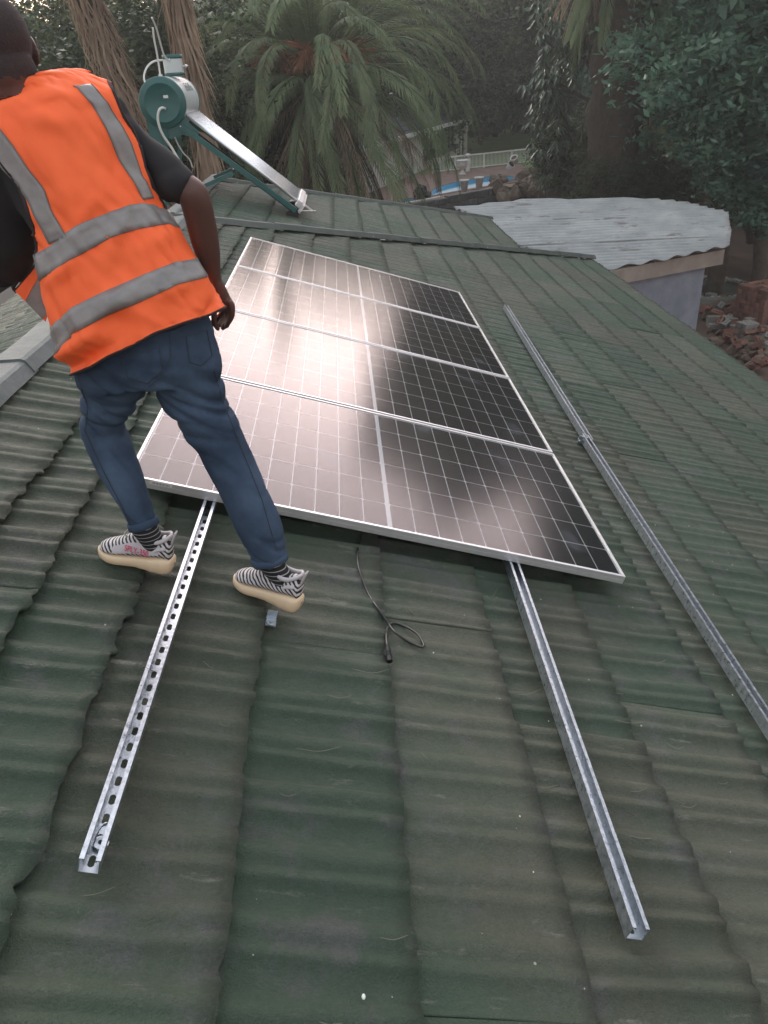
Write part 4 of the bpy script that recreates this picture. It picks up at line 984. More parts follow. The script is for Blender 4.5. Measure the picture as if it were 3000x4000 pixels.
# far woods that close the view
P_ = []; g_ = np.random.RandomState(5); nq = 26000
az = np.radians(g_.uniform(-42, 62, nq)); D_ = g_.uniform(58, 74, nq)
topel = 2.7+1.3*vn(np.degrees(az)*.22, az*0)+.9*vn(np.degrees(az)*.9, az*0+4)+np.clip((np.degrees(az)-22)*.35, 0, 5)
zt = 1.2+D_*np.tan(np.radians(topel)); zz = GZ+(zt-GZ)*g_.uniform(0, 1, nq)**.8
P_ = np.stack([.8+np.sin(az)*D_, -2.4+np.cos(az)*D_, zz], 1)
d = g_.normal(0, 1, (nq, 3)); d /= np.linalg.norm(d, axis=1)[:, None]; a = g_.normal(0, 1, (nq, 3)); s = np.cross(d, a); s /= np.linalg.norm(s, axis=1)[:, None]; h = g_.uniform(.5, 1.2, (nq, 1))
wo = mk('far_woods', quads('far_woods', np.stack([P_-d*h*.5, P_+s*h*.3, P_+d*h*.5, P_-s*h*.3], 1).reshape(-1, 3), nq), M_leaf[2]); tag(wo, 'far dark wood closing the horizon behind the garden', 'wood', kind='stuff')
def tree_ae(az, el, D, R, k_, lab, i):
    a_ = math.radians(az); c = Vector((.8+math.sin(a_)*D, -2.45+math.cos(a_)*D, 1.17+D*math.tan(math.radians(el))))
    root = empty('tree', (c.x, c.y, GZ)); tag(root, lab, 'tree', 'trees closing the garden behind the roofs')
    o = mk('crown', crowns[i % 3], None, root); o.location = (0, 0, c.z-GZ); o.scale = (R/3, R/3, R/3*.95); o.rotation_euler = (0, 0, i*1.3)
    o.material_slots[0].link = 'OBJECT'; o.material_slots[0].material = M_leaf[k_]
    limbs((c.z-GZ)*1.1, .2+.02*R, 70+i, R*.5).build('trunk', M_bark, root, True)
tree_ae(19.0, 10.5, 48, 6.4, 2, 'tall dark tree directly behind the thick palm trunk', 0)
tree_ae(17.0, 7.5, 52, 5.5, 2, 'dark tree left of the thick palm trunk, beyond the climber', 1)
tree_ae(19.0, 13.5, 46, 4.6, 2, 'tall dark crown behind the palm crown above the frame', 2)
tree_ae(33, 5, 40, 4.6, 1, 'blue green tree far behind the shed roof', 0)
tree_ae(39, 13.0, 34, 5.6, 1, 'very tall blue green tree beyond the top right corner', 1)
tree_ae(49, 14, 32, 6.5, 2, 'tall dark tree outside the right edge of the picture', 2)
# fronds
def frond_mesh(L_, pitch0, bend, mat, seed, nl=66, ll=.50, hang=.36, wdt=.0155):
    """feather leaf: arching midrib from the origin along +x, leaflets both sides"""
    mb = MB(); pts = []; p = Vector((0, 0, 0)); a_ = pitch0; n_ = 12
    for i in range(n_+1):
        pts.append(p.copy()); p = p+Vector((math.cos(a_), 0, math.sin(a_)))*(L_/n_); a_ -= bend/n_*(.5+1.2*i/n_)
    mb.tube(pts, [.028*(1-i/(n_+1))+.004 for i in range(n_+1)], 4, 0, False)
    rr_ = random.Random(seed); fine = catmull(pts, 6); m_ = len(fine)-1
    for i in range(nl):
        f = .10+.9*i/(nl-1); k_ = min(int(f*m_), m_-1); c = fine[k_]; t = (fine[k_+1]-fine[k_]).normalized()
        l = ll*math.sin(PI*min(1, .12+f*.80))**.6*rr_.uniform(.85, 1.1)
        up = Vector((-t.z, 0, t.x))
        for sg in (-1, 1):
            d_ = (t*.95+Vector((0, sg, 0))*.62+up*(.25-hang)+Vector((0, 0, -hang*.6))).normalized(); d_ += Vector((rr_.uniform(-.1, .1),)*3); s_ = d_.cross(up).normalized()*wdt
            e_ = c+d_*l; mid = c+d_*l*.45
            mb.add([c-s_*.4, mid-s_, e_+Vector((0, 0, -l*hang*.35)), mid+s_], [(0, 1, 2, 3)])
    me = mesh('frond', mb.V, mb.F); me.materials.append(mat); return me
def palm(root_loc, ctr, R, seed, nf, lab, grp, dead_frac=.3, trunk_r=.35, fruit=True, skirt=0, low=-1.25, hi=1.35):
    root = empty('palm_tree', root_loc); tag(root, lab, 'palm tree', grp); c = Vector(ctr)-Vector(root_loc)
    mb = MB(); n_ = 14; mb.tube([Vector((0, 0, -.3)).lerp(c, i/n_) for i in range(n_+1)], [trunk_r*(1.0+.10*((i % 2)*2-1)) for i in range(n_+1)], 14); mb.build('trunk', M_bark, root, True)
    if skirt: 
        g2 = random.Random(seed); m2 = MB()
        for i in range(int(skirt*90)):
            a_ = g2.random()*2*PI; z = g2.uniform(.5, c.z); rr2 = trunk_r*g2.uniform(1.0, 1.25); l = g2.uniform(.3, .8); p = Vector((math.cos(a_)*rr2, math.sin(a_)*rr2, z))+c*(z/c.z)*Vector((1, 1, 0)).length*0+Vector((c.x*z/c.z, c.y*z/c.z, 0))
            o_ = Vector((math.cos(a_), math.sin(a_), 0)); s_ = Vector((-o_.y, o_.x, 0))*.03
            m2.add([p-s_, p+s_, p+o_*l*.18+Vector((g2.uniform(-.08, .08), 0, -l))], [(0, 1, 2)])
        tag(m2.build('dead_frond_skirt', M_bark, root), kind='stuff')
    rr_ = random.Random(seed); vs = []
    prm = [(1.38, .7), (1.15, 1.3), (.9, 1.8), (.62, 2.1), (.30, 2.0), (-.1, 1.5), (-.6, .9), (-1.1, .4)]
    for i, (p0, be) in enumerate(prm): vs.append((frond_mesh(R*1.12, p0, be, M_frond, seed+i), p0))
    dd_ = [frond_mesh(R*.95, p0, be, M_fdead, seed+20+i, 30, .34, .7) for i, (p0, be) in enumerate(((-.5, .8), (-.9, .6), (-1.25, .3)))]
    for i in range(nf):
        f = i/nf; k_ = min(7, int(f*8)); isd = f > 1-dead_frac and rr_.random() < .6
        me = dd_[rr_.randrange(3)] if isd else vs[k_][0]
        o = inst('frond', me, root); a_ = i*2.39996+rr_.uniform(-.15, .15)
        o.location = c+Vector((math.cos(a_), math.sin(a_), 0))*trunk_r*.6+Vector((0, 0, (1-f)*.5-.2)); o.rotation_euler = (rr_.uniform(-.35, .35), rr_.uniform(-.12, .12), a_); k2 = rr_.uniform(.85, 1.08); o.scale = (k2, k2, k2)
    if fruit:
        g2 = random.Random(seed+5)
        for j in range(9):
            mb = MB(); a_ = j*2*PI/9+.4; o_ = Vector((math.cos(a_), math.sin(a_), 0)); b = c+Vector((0, 0, .1)); e_ = b+o_*R*.30+Vector((0, 0, R*.14))
            mb.tube(catmull([b, b.lerp(e_, .5)+Vector((0, 0, .18)), e_], 3), .03, 5)
            for q_ in range(110):
                s_ = e_-o_*g2.random()*.45; t_ = s_+Vector((g2.gauss(0, .3), g2.gauss(0, .3), g2.uniform(-.55, .25)))+o_*.15; mb.tube([s_, s_.lerp(t_, .5)+Vector((0, 0, .05)), t_], .011, 3, 0, False)
            mb.build('fruit_stalk', M_fruit, root)
    return root
pc = at_y(683, 180, 21.0)
palm((pc.x, pc.y, GZ), pc, 4.45, 31, 235, 'big date palm with drooping fronds and orange stalks behind the water heater', 'palm trees beyond the roof', .30, .45)
pc = at_y(1368, -190, 20.5)
palm((pc.x, pc.y, GZ), pc, 2.8, 57, 120, 'tall palm with a thick dark trunk right of the pool, crown above the frame', 'palm trees beyond the roof', .4, .74, False, 5)
# two shaggy trunks at the left
for (x, yb, Y, r_, sd_, lean, lab) in ((318, 330, 12.5, .20, 3, (-1.1, 0, 5.2), 'leaning palm trunk shaggy with brown dead fronds behind the water heater tank'), (447, 330, 12.5, .13, 4, (-.25, 0, 5.2), 'thin straight palm trunk shaggy with dead fronds right of the water heater tank')):
    b = at_y(x, yb, Y); b0 = Vector((b.x, b.y, GZ)); top = b+Vector(lean); root = empty('palm_tree', b0); tag(root, lab, 'palm tree', 'palm trees beyond the roof')
    dir_ = (top-b).normalized(); bb = b-dir_*((b.z-GZ)/dir_.z); L_ = (top-bb).length
    MB().tube([bb-b0+dir_*L_*i/10 for i in range(11)], r_, 10).build('trunk', M_bark, root, True)
    g2 = random.Random(sd_); m2 = MB()
    for i in range(1500):
        a_ = g2.random()*2*PI; t_ = g2.uniform(.15, 1)*L_; o_ = Vector((math.cos(a_), math.sin(a_), 0)); p = bb-b0+dir_*t_+o_*r_*g2.uniform(.9, 1.3)
        l = g2.uniform(.5, 1.2); s_ = Vector((-o_.y, o_.x, 0))*g2.uniform(.008, .02); out_ = g2.uniform(.03, .16)*(1 if g2.random() < .8 else 2.2)
        m_ = p+o_*out_*.6-Vector((0, 0, l*.5)); m2.add([p-s_, p+s_, m_+s_, m_-s_], [(0, 1, 2, 3)]); m2.add([m_-s_, m_+s_, p+o_*out_-dir_*l+Vector((g2.uniform(-.05, .05), 0, 0))], [(0, 1, 2)])
    tag(m2.build('dead_frond_skirt', M_fdead, root), kind='stuff')
    prm = [(1.2, 1.2), (.7, 1.8), (.1, 1.6), (-.6, .9)]
    fr_ = [frond_mesh(2.2, a1, b1, M_frond if j_ < 3 else M_fdead, sd_*9+j_, 36, .4) for j_, (a1, b1) in enumerate(prm)]
    for i in range(36):
        o = inst('frond', fr_[min(3, i//9)], root); o.location = top-b0; o.rotation_euler = (g2.uniform(-.3, .3), 0, i*2.4)
# climber with big glossy leaves on the left of the thick trunk
M_gloss = material('glossy_climber_leaf', (.045, .080, .045), .28, vary=(.075, .115, .06), scale=2.5, spec=.6)
pcl = at_y(1215, 130, 22.5); root = empty('climbing_plant', (pcl.x, pcl.y, GZ)); tag(root, 'climber with large glossy drooping leaves left of the thick palm trunk', 'plant')
lobes = [(1230, 40, 1.25, 60), (1215, 110, 1.0, 46), (1190, 180, .8, 36), (1180, 240, .75, 34), (1195, 300, .7, 30), (1285, 60, .9, 40), (1260, 20, 1.0, 40), (1200, 370, .55, 24)]
g2 = random.Random(9); mb = MB()
for (x, y, R_, n_) in lobes:
    c = at_y(x, y, 22.5+g2.uniform(-.4, .4))-Vector((pcl.x, pcl.y, GZ))
    for i in range(n_):
        u_ = Vector((g2.gauss(0, 1), g2.gauss(0, 1), g2.gauss(0, 1))).normalized(); p = c+u_*R_*g2.uniform(.5, 1)
        for j in range(7):                 # whorl of leaflets
            a_ = j*2*PI/7+g2.random(); o_ = Vector((math.cos(a_), math.sin(a_), -.55-g2.random()*.5)).normalized(); l = g2.uniform(.22, .36); s_ = o_.cross(Vector((0, 0, 1))).normalized()*l*.19
            q0, q1, q2 = p+o_*.06, p+o_*l*.6, p+o_*l+Vector((0, 0, -.07))
            mb.add([q0, q1-s_, q2, q1+s_], [(0, 1, 2, 3)])
mb.build('leaves', M_gloss, root)
mb = MB(); base = Vector((pcl.x, pcl.y, GZ))
for pts in ([(1290, 420, .3), (1275, 300, .2), (1300, 200, 0), (1260, 120, 0), (1235, 40, 0)], [(1300, 410, .3), (1310, 330, .2), (1280, 230, 0), (1200, 180, 0)], [(1230, 420, 0), (1245, 330, 0), (1215, 270, .2)]):
    mb.tube(catmull([at_y(x, y, 22.3+dy)-base for x, y, dy in pts], 4), .05, 6)
mb.build('stem', M_bark, root)

# ---------------------------------------------------------------- air
mb = MB(); mb.box((0, 50, (GZ-1.2+20)/2), (1000, 1100, 20-GZ+1.2)); hz_ = mb.build('haze'); tag(hz_, kind='stuff')
hm_ = bpy.data.materials.new('haze'); hm_.use_nodes = True; t_ = hm_.node_tree; t_.nodes.clear(); o_ = N(t_, 'ShaderNodeOutputMaterial'); v_ = N(t_, 'ShaderNodeVolumePrincipled')
v_.inputs['Density'].default_value = .0021; v_.inputs['Color'].default_value = (.86, .90, .88, 1); v_.inputs['Anisotropy'].default_value = .35
t_.links.new(v_.outputs[0], o_.inputs['Volume']); hz_.data.materials.append(hm_)
# ---------------------------------------------------------------- the worker
M_skin = material('dark_brown_skin', (.085, .040, .031), .5, vary=(.105, .05, .04), scale=9, bump=.06, bscale=120, spec=.4)
M_hair = material('short_black_hair', (.030, .022, .022), .9, vary=(.042, .029, .028), scale=90, bump=.5, bscale=220)
M_shirt = material('black_cotton', (.013, .012, .014), .9, vary=(.019, .018, .020), scale=6, bump=.1, bscale=300)
def vest_material():
    m = material('fluorescent_orange', (1.0, .165, .048), .62, vary=(.93, .135, .035), scale=7, bump=.1, bscale=500, spec=.3)
    return m
M_vest = vest_material()
M_refl = material('grey_reflective_tape', (.285, .27, .262), .45, .15, vary=(.19, .18, .172), scale=13, bump=.06, bscale=90, detail=6)
M_stitch = material('tape_stitching', (.17, .15, .14), .9)
M_trim = material('dark_binding', (.022, .012, .012), .8)
M_jean = material('dark_blue_denim', (.016, .029, .055), .85, vary=(.075, .115, .175), scale=3.6, bump=.25, bscale=600, spec=.2, detail=7)
M_thread = material('denim_thread', (.035, .045, .06), .8)
def dep(c): return float((RCW @ (np.array(c)-CP))[2])
def rings(spec, n=24, grow=0.0):
    """spec: (Lx, Ly, Rx, Ry, worldY, depth ratio) in view pixels -> list of (centre, half-width vector, half-depth vector towards the camera)"""
    C_ = []
    for (lx, ly, rx, ry_, Y, k) in spec:
        c = at_y((lx+rx)/2, (ly+ry_)/2, Y); D = dep(c); X = (at_d(rx, ry_, D)-at_d(lx, ly, D))/2; C_.append([c, X, k])
    out = []
    for i, (c, X, k) in enumerate(C_):
        t = (C_[min(i+1, len(C_)-1)][0]-C_[max(i-1, 0)][0]).normalized()
        X = X-t*X.dot(t)*.6
        Z = X.cross(t).normalized()
        if Z.dot(CAM_POS-c) < 0: Z = -Z
        L_ = X.length; out.append((c, X*(1+grow/L_), Z*(L_*k+grow)))
    return out
def loft(mb, rg, n=24, sq=2.0):
    b = len(mb.V); m_ = len(rg)
    for (c, X, Z) in rg:
        for j in range(n):
            a = 2*PI*j/n; ca, sa = math.cos(a), math.sin(a)
            mb.V.append(c+X*(abs(ca)**(2/sq))*(1 if ca > 0 else -1)+Z*(abs(sa)**(2/sq))*(1 if sa > 0 else -1))
    for i in range(m_-1):
        for j in range(n): mb.F.append((b+i*n+j, b+i*n+(j+1) % n, b+(i+1)*n+(j+1) % n, b+(i+1)*n+j)); mb.M.append(0)
    mb.F.append(tuple(b+j for j in reversed(range(n)))); mb.F.append(tuple(b+(m_-1)*n+j for j in range(n))); mb.M += [0, 0]
    return mb
def interp_rings(rg, k=4):
    cs = catmull([r[0] for r in rg], k); xs = catmull([r[1] for r in rg], k); zs = catmull([r[2] for r in rg], k); return list(zip(cs, xs, zs))
def fuse(name, mb, vox, smooth, mat, parent, disp=None, cutbelow=None):
    me = mesh(name+'_src', mb.V, mb.F); o = bpy.data.objects.new(name+'_src', me); C.objects.link(o)
    bm = bmesh.new(); bm.from_mesh(me); bmesh.ops.recalc_face_normals(bm, faces=bm.faces); bm.to_mesh(me); bm.free()
    a = o.modifiers.new('r', 'REMESH'); a.mode = 'VOXEL'; a.voxel_size = vox
    if smooth: s = o.modifiers.new('s', 'SMOOTH'); s.factor = .5; s.iterations = smooth
    dg = bpy.context.evaluated_depsgraph_get(); dg.update(); m2 = bpy.data.meshes.new_from_object(o.evaluated_get(dg))
    bpy.data.objects.remove(o); bpy.data.meshes.remove(me)
    nv = len(m2.vertices); co = np.empty(nv*3); m2.vertices.foreach_get('co', co); co = co.reshape(-1, 3)
    if disp is not None:
        no = np.empty(nv*3); m2.vertices.foreach_get('normal', no); no = no.reshape(-1, 3); co = co+no*disp(co, no)[:, None]
        m2.vertices.foreach_set('co', co.ravel())
    m2.polygons.foreach_set('use_smooth', [True]*len(m2.polygons)); m2.update(); m2.materials.clear(); m2.name = name
    org = parent.location; m2.transform(Matrix.Translation(-org))
    return mk(name, m2, mat, parent)
pr_ = at_y(430, 1000, -.42); man = empty('person', (pr_.x, -.42, R2W(.35, -.42, -.09).z))
tag(man, 'worker seen from behind in an orange hi-vis vest, blue jeans and zebra striped shoes', 'person')
def rel(p): return Vector(p)-man.location
# --- jeans
pel = rings([(132, 715, 415, 610, -.345, .60), (146, 770, 450, 665, -.35, .62), (156, 805, 470, 730, -.355, .62), (162, 822, 479, 780, -.36, .6), (166, 838, 484, 812, -.36, .55)])
legL = rings([(158, 800, 335, 775, -.36, .85), (163, 835, 326, 822, -.355, .9), (168, 868, 300, 866, -.35, .95), (171, 895, 282, 895, -.345, 1), (174, 924, 273, 926, -.335, 1.02), (185, 960, 287, 956, -.34, 1.05), (204, 1008, 302, 1012, -.365, 1.02), (224, 1043, 314, 1044, -.385, 1), (243, 1077, 325, 1073, -.405, .98), (262, 1110, 334, 1103, -.42, .95), (277, 1136, 341, 1124, -.432, .95), (283, 1150, 344, 1134, -.436, .95)])
legR = rings([(300, 775, 482, 785, -.36, .85), (322, 822, 486, 826, -.36, .9), (345, 862, 494, 862, -.362, .95), (370, 895, 506, 895, -.365, 1), (392, 925, 522, 930, -.368, 1.02), (425, 978, 543, 978, -.375, 1.05), (460, 1043, 570, 1036, -.405, 1.02), (482, 1084, 586, 1076, -.425, 1), (500, 1121, 601, 1112, -.44, .98), (518, 1152, 611, 1145, -.452, .95), (534, 1182, 618, 1178, -.46, .95), (548, 1222, 622, 1210, -.468, .95)])
mb = MB(); loft(mb, interp_rings(pel)); loft(mb, interp_rings(legL)); loft(mb, interp_rings(legR))
AX = [[r[0] for r in legL], [r[0] for r in legR]]
def jean_disp(co, no):
    z = co[:, 2]; x = co[:, 0]; y = co[:, 1]
    low = np.clip((.62-z)/.25, 0, 1)
    w1 = vn(z*23+x*12+2*vn(x*5, y*5), x*4+y*5); w2 = vn(z*10-x*6, y*7+x*4); w3 = vn(x*9+z*4, z*7+4)
    f = -.0075*np.clip(1-np.abs(w1)*3.2, 0, 1)*(.25+.75*low)+.0055*w2*(.3+.7*low)+.007*w3
    knee = np.exp(-((z-.40)/.10)**2); f -= .003; f += knee*(-.011*np.clip(1-np.abs(vn(z*26+x*14, x*4+9))*2.4, 0, 1)+.004)
    return f
jeans = fuse('jeans', mb, .0075, 5, M_jean, man, jean_disp)
from mathutils.bvhtree import BVHTree
def bvh_of(o):
    m_ = o.data; vs_ = [v.co+man.location for v in m_.vertices]; return BVHTree.FromPolygons(vs_, [tuple(p.vertices) for p in m_.polygons])
def stick(bvh, pts, off=.002, fallbackY=-.5):
    o_ = []
    for x, y in pts:
        d = Vector(ray(x, y)).normalized(); h = bvh.ray_cast(CAM_POS, d)
        if h[0] is None: continue
        o_.append(h[0]+h[1]*off)
    return o_
def seg(pts, n):
    return [(pts[i][0]+(pts[i+1][0]-pts[i][0])*k/n, pts[i][1]+(pts[i+1][1]-pts[i][1])*k/n) for i in range(len(pts)-1) for k in range(n)]+[pts[-1]]
bj = bvh_of(jeans)
mb = MB()
for pl in ([(262, 772), (345, 750), (352, 800), (318, 828), (276, 815), (262, 772)], [(402, 727), (446, 712), (458, 768), (436, 790), (410, 782), (402, 727)], [(366, 722), (370, 770), (345, 815), (322, 834)], [(176, 838), (190, 880), (184, 930), (215, 1000), (262, 1090), (285, 1138)], [(462, 800), (482, 870), (518, 960), (566, 1080), (598, 1190)]):
    ps = stick(bj, seg(pl, 6), .0016)
    if len(ps) > 2: mb.tube([rel(p) for p in ps], .0013, 4)
mb.build('seam', M_thread, jeans)
for c0 in ((legL, .012), (legR, .012)):      # turned hems
    r0, r1 = c0[0][-2], c0[0][-1]; t = (r1[0]-r0[0]).normalized(); mb = MB(); rr2 = []
    for u_ in (-.022, -.02, .0, .002): k_ = 1.07 if u_ in (-.02, 0.0) else .98; rr2.append((r1[0]+t*(u_-.006)-man.location, r1[1]*k_, r1[2]*k_))
    loft(mb, rr2, 28); mb.F = mb.F[:-2]; mb.M = mb.M[:-2]; mb.build('hem', M_jean, jeans, True)
# --- torso, shirt
TOR = [(172, 795, 468, 674, -.36, .62), (158, 772, 452, 640, -.355, .62), (132, 715, 430, 596, -.35, .60), (112, 650, 404, 548, -.34, .58), (98, 590, 372, 492, -.33, .56), (80, 535, 352, 458, -.315, .56), (38, 470, 343, 418, -.30, .56), (0, 400, 326, 360, -.28, .56), (-40, 320, 312, 300, -.26, .55), (-62, 268, 296, 254, -.245, .52), (-55, 228, 268, 222, -.235, .50), (-25, 200, 215, 198, -.23, .50), (0, 188, 130, 182, -.225, .62), (4, 172, 100, 165, -.22, .9)]
tor = rings(TOR); tor = interp_rings(tor, 4)
def shrink(rg, a): return [(c, X*(1-a/X.length), Z*(1-a/Z.length)) for c, X, Z in rg]
slR = rings([(240, 215, 300, 330, -.235, 1.0), (262, 228, 318, 368, -.24, .95), (300, 262, 330, 402, -.255, .9), (340, 296, 345, 425, -.27, .9), (378, 328, 358, 440, -.285, .95), (408, 356, 374, 441, -.295, 1.0), (429, 380, 392, 436, -.30, 1.15)])
slL = rings([(-60, 270, 60, 330, -.245, .9), (-105, 340, 66, 400, -.24, .85), (-125, 430, 78, 480, -.22, .8), (-120, 510, 80, 545, -.20, .8), (-105, 570, 72, 572, -.18, .8), (-95, 600, 52, 588, -.17, .8)])
def cloth_disp(co, no):
    x, y, z = co[:, 0], co[:, 1], co[:, 2]; return -.006*np.clip(1-np.abs(vn(x*14+z*10, z*9-x*6))*2.6, 0, 1)+.004*vn(x*9, z*9)
mb = MB(); loft(mb, shrink(tor[:-3], .012)); loft(mb, interp_rings(slR)); loft(mb, interp_rings(slL))
shirt = fuse('t_shirt', mb, .008, 5, M_shirt, man, cloth_disp)
# --- skin: head, neck, arms, hands as one surface
mb = MB()
hc = at_y(-4, 104, -.20); hD = dep(hc)
fdir = Vector((-.55, .83, -.12)).normalized(); hup = Vector((-.12, .10, 1)).normalized(); hr = fdir.cross(hup).normalized(); hup = hr.cross(fdir)
def hp(f, r, u): return hc+fdir*f+hr*r+hup*u
HQ = Matrix((fdir, hr, hup)).transposed()
def blob(c, d, n=14):
    b = len(mb.V); mb.ball((0, 0, 0), 1, n)
    for i in range(b, len(mb.V)): mb.V[i] = c+HQ @ Vector((mb.V[i].x*d[0], mb.V[i].y*d[1], mb.V[i].z*d[2]))
blob(hp(-.012, 0, .020), (.098, .077, .095)); blob(hp(.03, 0, -.045), (.062, .060, .075)); blob(hp(.088, 0, -.02), (.020, .014, .030), 8); blob(hp(.068, 0, -.060), (.022, .026, .012), 8); blob(hp(.052, 0, -.100), (.026, .026, .022), 8)
blob(hp(.078, .0, .012), (.012, .05, .010), 8)
for sg in (-1, 1): blob(hp(-.004, sg*.080, -.012), (.020, .011, .034), 8); blob(hp(.070, sg*.030, -.004), (.012, .014, .010), 8)
mb.tube([hp(-.02, 0, -.02), hp(-.035, 0, -.085), hp(-.045, .006, -.135), at_y(38, 190, -.225), at_y(50, 232, -.24)], [.062, .062, .068, .085, .10], 20)
armR = rings([(330, 300, 330, 380, -.26, 1.0), (385, 350, 362, 432, -.285, 1.0), (416, 378, 378, 432, -.295, 1.0), (440, 396, 388, 438, -.30, 1.0), (454, 422, 394, 456, -.295, .95), (463, 461, 402, 486, -.285, .9), (471, 505, 413, 526, -.27, .88), (476, 548, 426, 560, -.255, .85), (477, 582, 442, 588, -.245, .8), (479, 606, 455, 609, -.24, .75)])
loft(mb, interp_rings(armR), 22)
palm_ = rings([(480, 606, 455, 609, -.24, .75), (489, 622, 459, 625, -.238, .60), (498, 640, 466, 645, -.236, .5), (502, 656, 470, 662, -.235, .48), (503, 668, 474, 672, -.235, .42)])
loft(mb, interp_rings(palm_), 20)
def finger(pts, r): 
    P = catmull([at_y(x, y, Y) for x, y, Y in pts], 5); m_ = len(P); mb.tube(P, [r*(1.08-.34*i/m_)*(1 if i < m_-1 else .55) for i in range(m_)], 12)
finger([(497, 650, -.245), (501, 664, -.247), (501, 682, -.243), (494, 696, -.236), (487, 709, -.232)], .0098)
finger([(489, 650, -.238), (492, 668, -.232), (492, 687, -.224), (486, 702, -.214), (480, 712, -.208)], .0100)
finger([(482, 650, -.230), (485, 668, -.218), (484, 686, -.206), (478, 699, -.196), (473, 706, -.190)], .0095)
finger([(476, 650, -.222), (479, 668, -.205), (477, 683, -.192), (472, 693, -.182), (468, 699, -.178)], .0085)
finger([(468, 628, -.225), (464, 652, -.240), (462, 676, -.246), (464, 697, -.246), (473, 714, -.240)], .0102)
armL = rings([(-70, 420, 20, 450, -.20, 1), (-95, 520, -5, 540, -.17, 1), (-125, 600, -55, 612, -.12, .95), (-135, 690, -80, 700, -.06, .9), (-130, 770, -88, 776, .0, .8)])
loft(mb, interp_rings(armL), 20)
h0 = at_y(-108, 780, .005)
for k_, (dx, dz) in enumerate(((.0, .0), (.02, .004), (.04, .004), (.06, -.004))):
    p = h0+Vector((dx-.03, .02, -.02)); mb.tube(catmull([h0+Vector((dx*.6-.02, 0, 0)), p+Vector((0, .02, -.03)), p+Vector((0, .03, -.075)), p+Vector((0, .02, -.095))], 4), [.0095]*10+[.008]*3, 10)
mb.tube(catmull([h0+Vector((.02, 0, .01)), h0+Vector((.05, .01, -.03)), h0+Vector((.055, .02, -.06))], 4), .0098, 10)
mb.tube([h0+Vector((0, -.01, .04)), h0+Vector((0, 0, 0)), h0+Vector((0, .01, -.045))], [.028, .036, .034], 14, 0, True, .5)
blob(hp(-.050, 0, -.055), (.052, .060, .065), 12)
body = fuse('body', mb, .0046, 3, [M_skin, M_hair], man)
hl = HQ.transposed() @ (man.location-hc); mi = []
for p_ in body.data.polygons:                # close cropped hair is the scalp itself
    l = HQ.transposed() @ (p_.center+man.location-hc); nz_ = .008*float(vn(l.x*120, l.y*120+l.z*90))
    mi.append(1 if (l.z > -.078+nz_ and l.x < -.004+nz_+max(0, l.z)*.9 and l.z > -.16 and abs(l.y) < .0815 and l.x > -.14) else 0)
body.data.polygons.foreach_set('material_index', mi)
mb = MB(); blob(hp(-.013, 0, .020), (.0995, .0788, .0968), 24)
V2 = []; 
hm = mesh('hair', [rel(v) for v in mb.V], mb.F, True)
bm = bmesh.new(); bm.from_mesh(hm)
kill = []
for v in bm.verts:
    l = HQ.transposed() @ (v.co+man.location-hc)
    if l.z < -.084+.007*float(vn(v.co.x*60, v.co.y*60+v.co.z*30)) or (l.x > .045 and l.z < .055) or (l.x > -.02 and l.z < -.004): kill.append(v)
bmesh.ops.delete(bm, geom=kill, context='VERTS'); bm.free(); bpy.data.meshes.remove(hm)
# --- vest: a garment surface over the torso rings, addressed by (angle, level)
VR = tor[:-4]; NV = len(VR)-1
def vest_off(phi, v):
    s = math.sin(phi); return .012+.010*max(0, 1-v/14)
_fold = [(200, 690, 300, 620, 20, .007), (265, 470, 240, 560, 17, .006), (170, 500, 210, 430, 16, .004), (120, 775, 205, 720, 13, .011), (150, 800, 240, 745, 10, -.008), (300, 540, 380, 500, 16, .004), (235, 250, 260, 420, 22, -.004), (100, 330, 180, 520, 20, .005), (330, 640, 430, 600, 18, .005), (110, 610, 160, 560, 12, .006), (60, 250, 150, 270, 20, .004)]
def P0(phi, v, off=0.0):
    v = min(max(v, 0), NV-1e-6); i = int(v); f = v-i; (c0, X0, Z0), (c1, X1, Z1) = VR[i], VR[i+1]
    c, X, Z = c0.lerp(c1, f), X0.lerp(X1, f), Z0.lerp(Z1, f); ca, sa = math.cos(phi), math.sin(phi); sq = .86
    p = c+X*(abs(ca)**sq*(1 if ca > 0 else -1))+Z*(abs(sa)**sq*(1 if sa > 0 else -1)); nrm_ = (X.normalized()*ca/max(X.length, .01)+Z.normalized()*sa/max(Z.length, .01)).normalized()
    return p+nrm_*(vest_off(phi, v)+off), nrm_
def to_view(p):
    q = RCW @ (np.array(p)-CP); return (1500+FPX*q[0]/q[2])/K, (2000+FPX*q[1]/q[2])/K
def PV(phi, v, off=0.0):
    p, nrm_ = P0(phi, v, off); e = 0
    if math.sin(phi) > -.2:
        x, y = to_view(p)
        for (xa, ya, xb, yb, w_, a_) in _fold:
            a_ *= 2.6
            dx, dy = xb-xa, yb-ya; t = max(0, min(1, ((x-xa)*dx+(y-ya)*dy)/(dx*dx+dy*dy))); d2 = ((x-xa-t*dx)**2+(y-ya-t*dy)**2)
            e += a_*math.exp(-d2/(w_*w_))*math.sin(PI*(.15+.7*t))
    e -= .0045*max(0, 1-abs(float(vn(math.cos(phi)*5+v*.16, v*.13-math.cos(phi)*2)))*4)+.003*max(0, 1-abs(float(vn(math.cos(phi)*9-v*.2+7, v*.21)))*4)
    e += .0045*float(vn(math.cos(phi)*4+v*.23, math.sin(phi)*4+v*.11))+.0022*float(vn(math.cos(phi)*11+v*.5, math.sin(phi)*9))
    e += .007*max(0, 1-v/5)*math.sin(phi*7+1.2+v*.15)*max(0, .35+.65*abs(math.cos(phi)))
    return p+nrm_*e
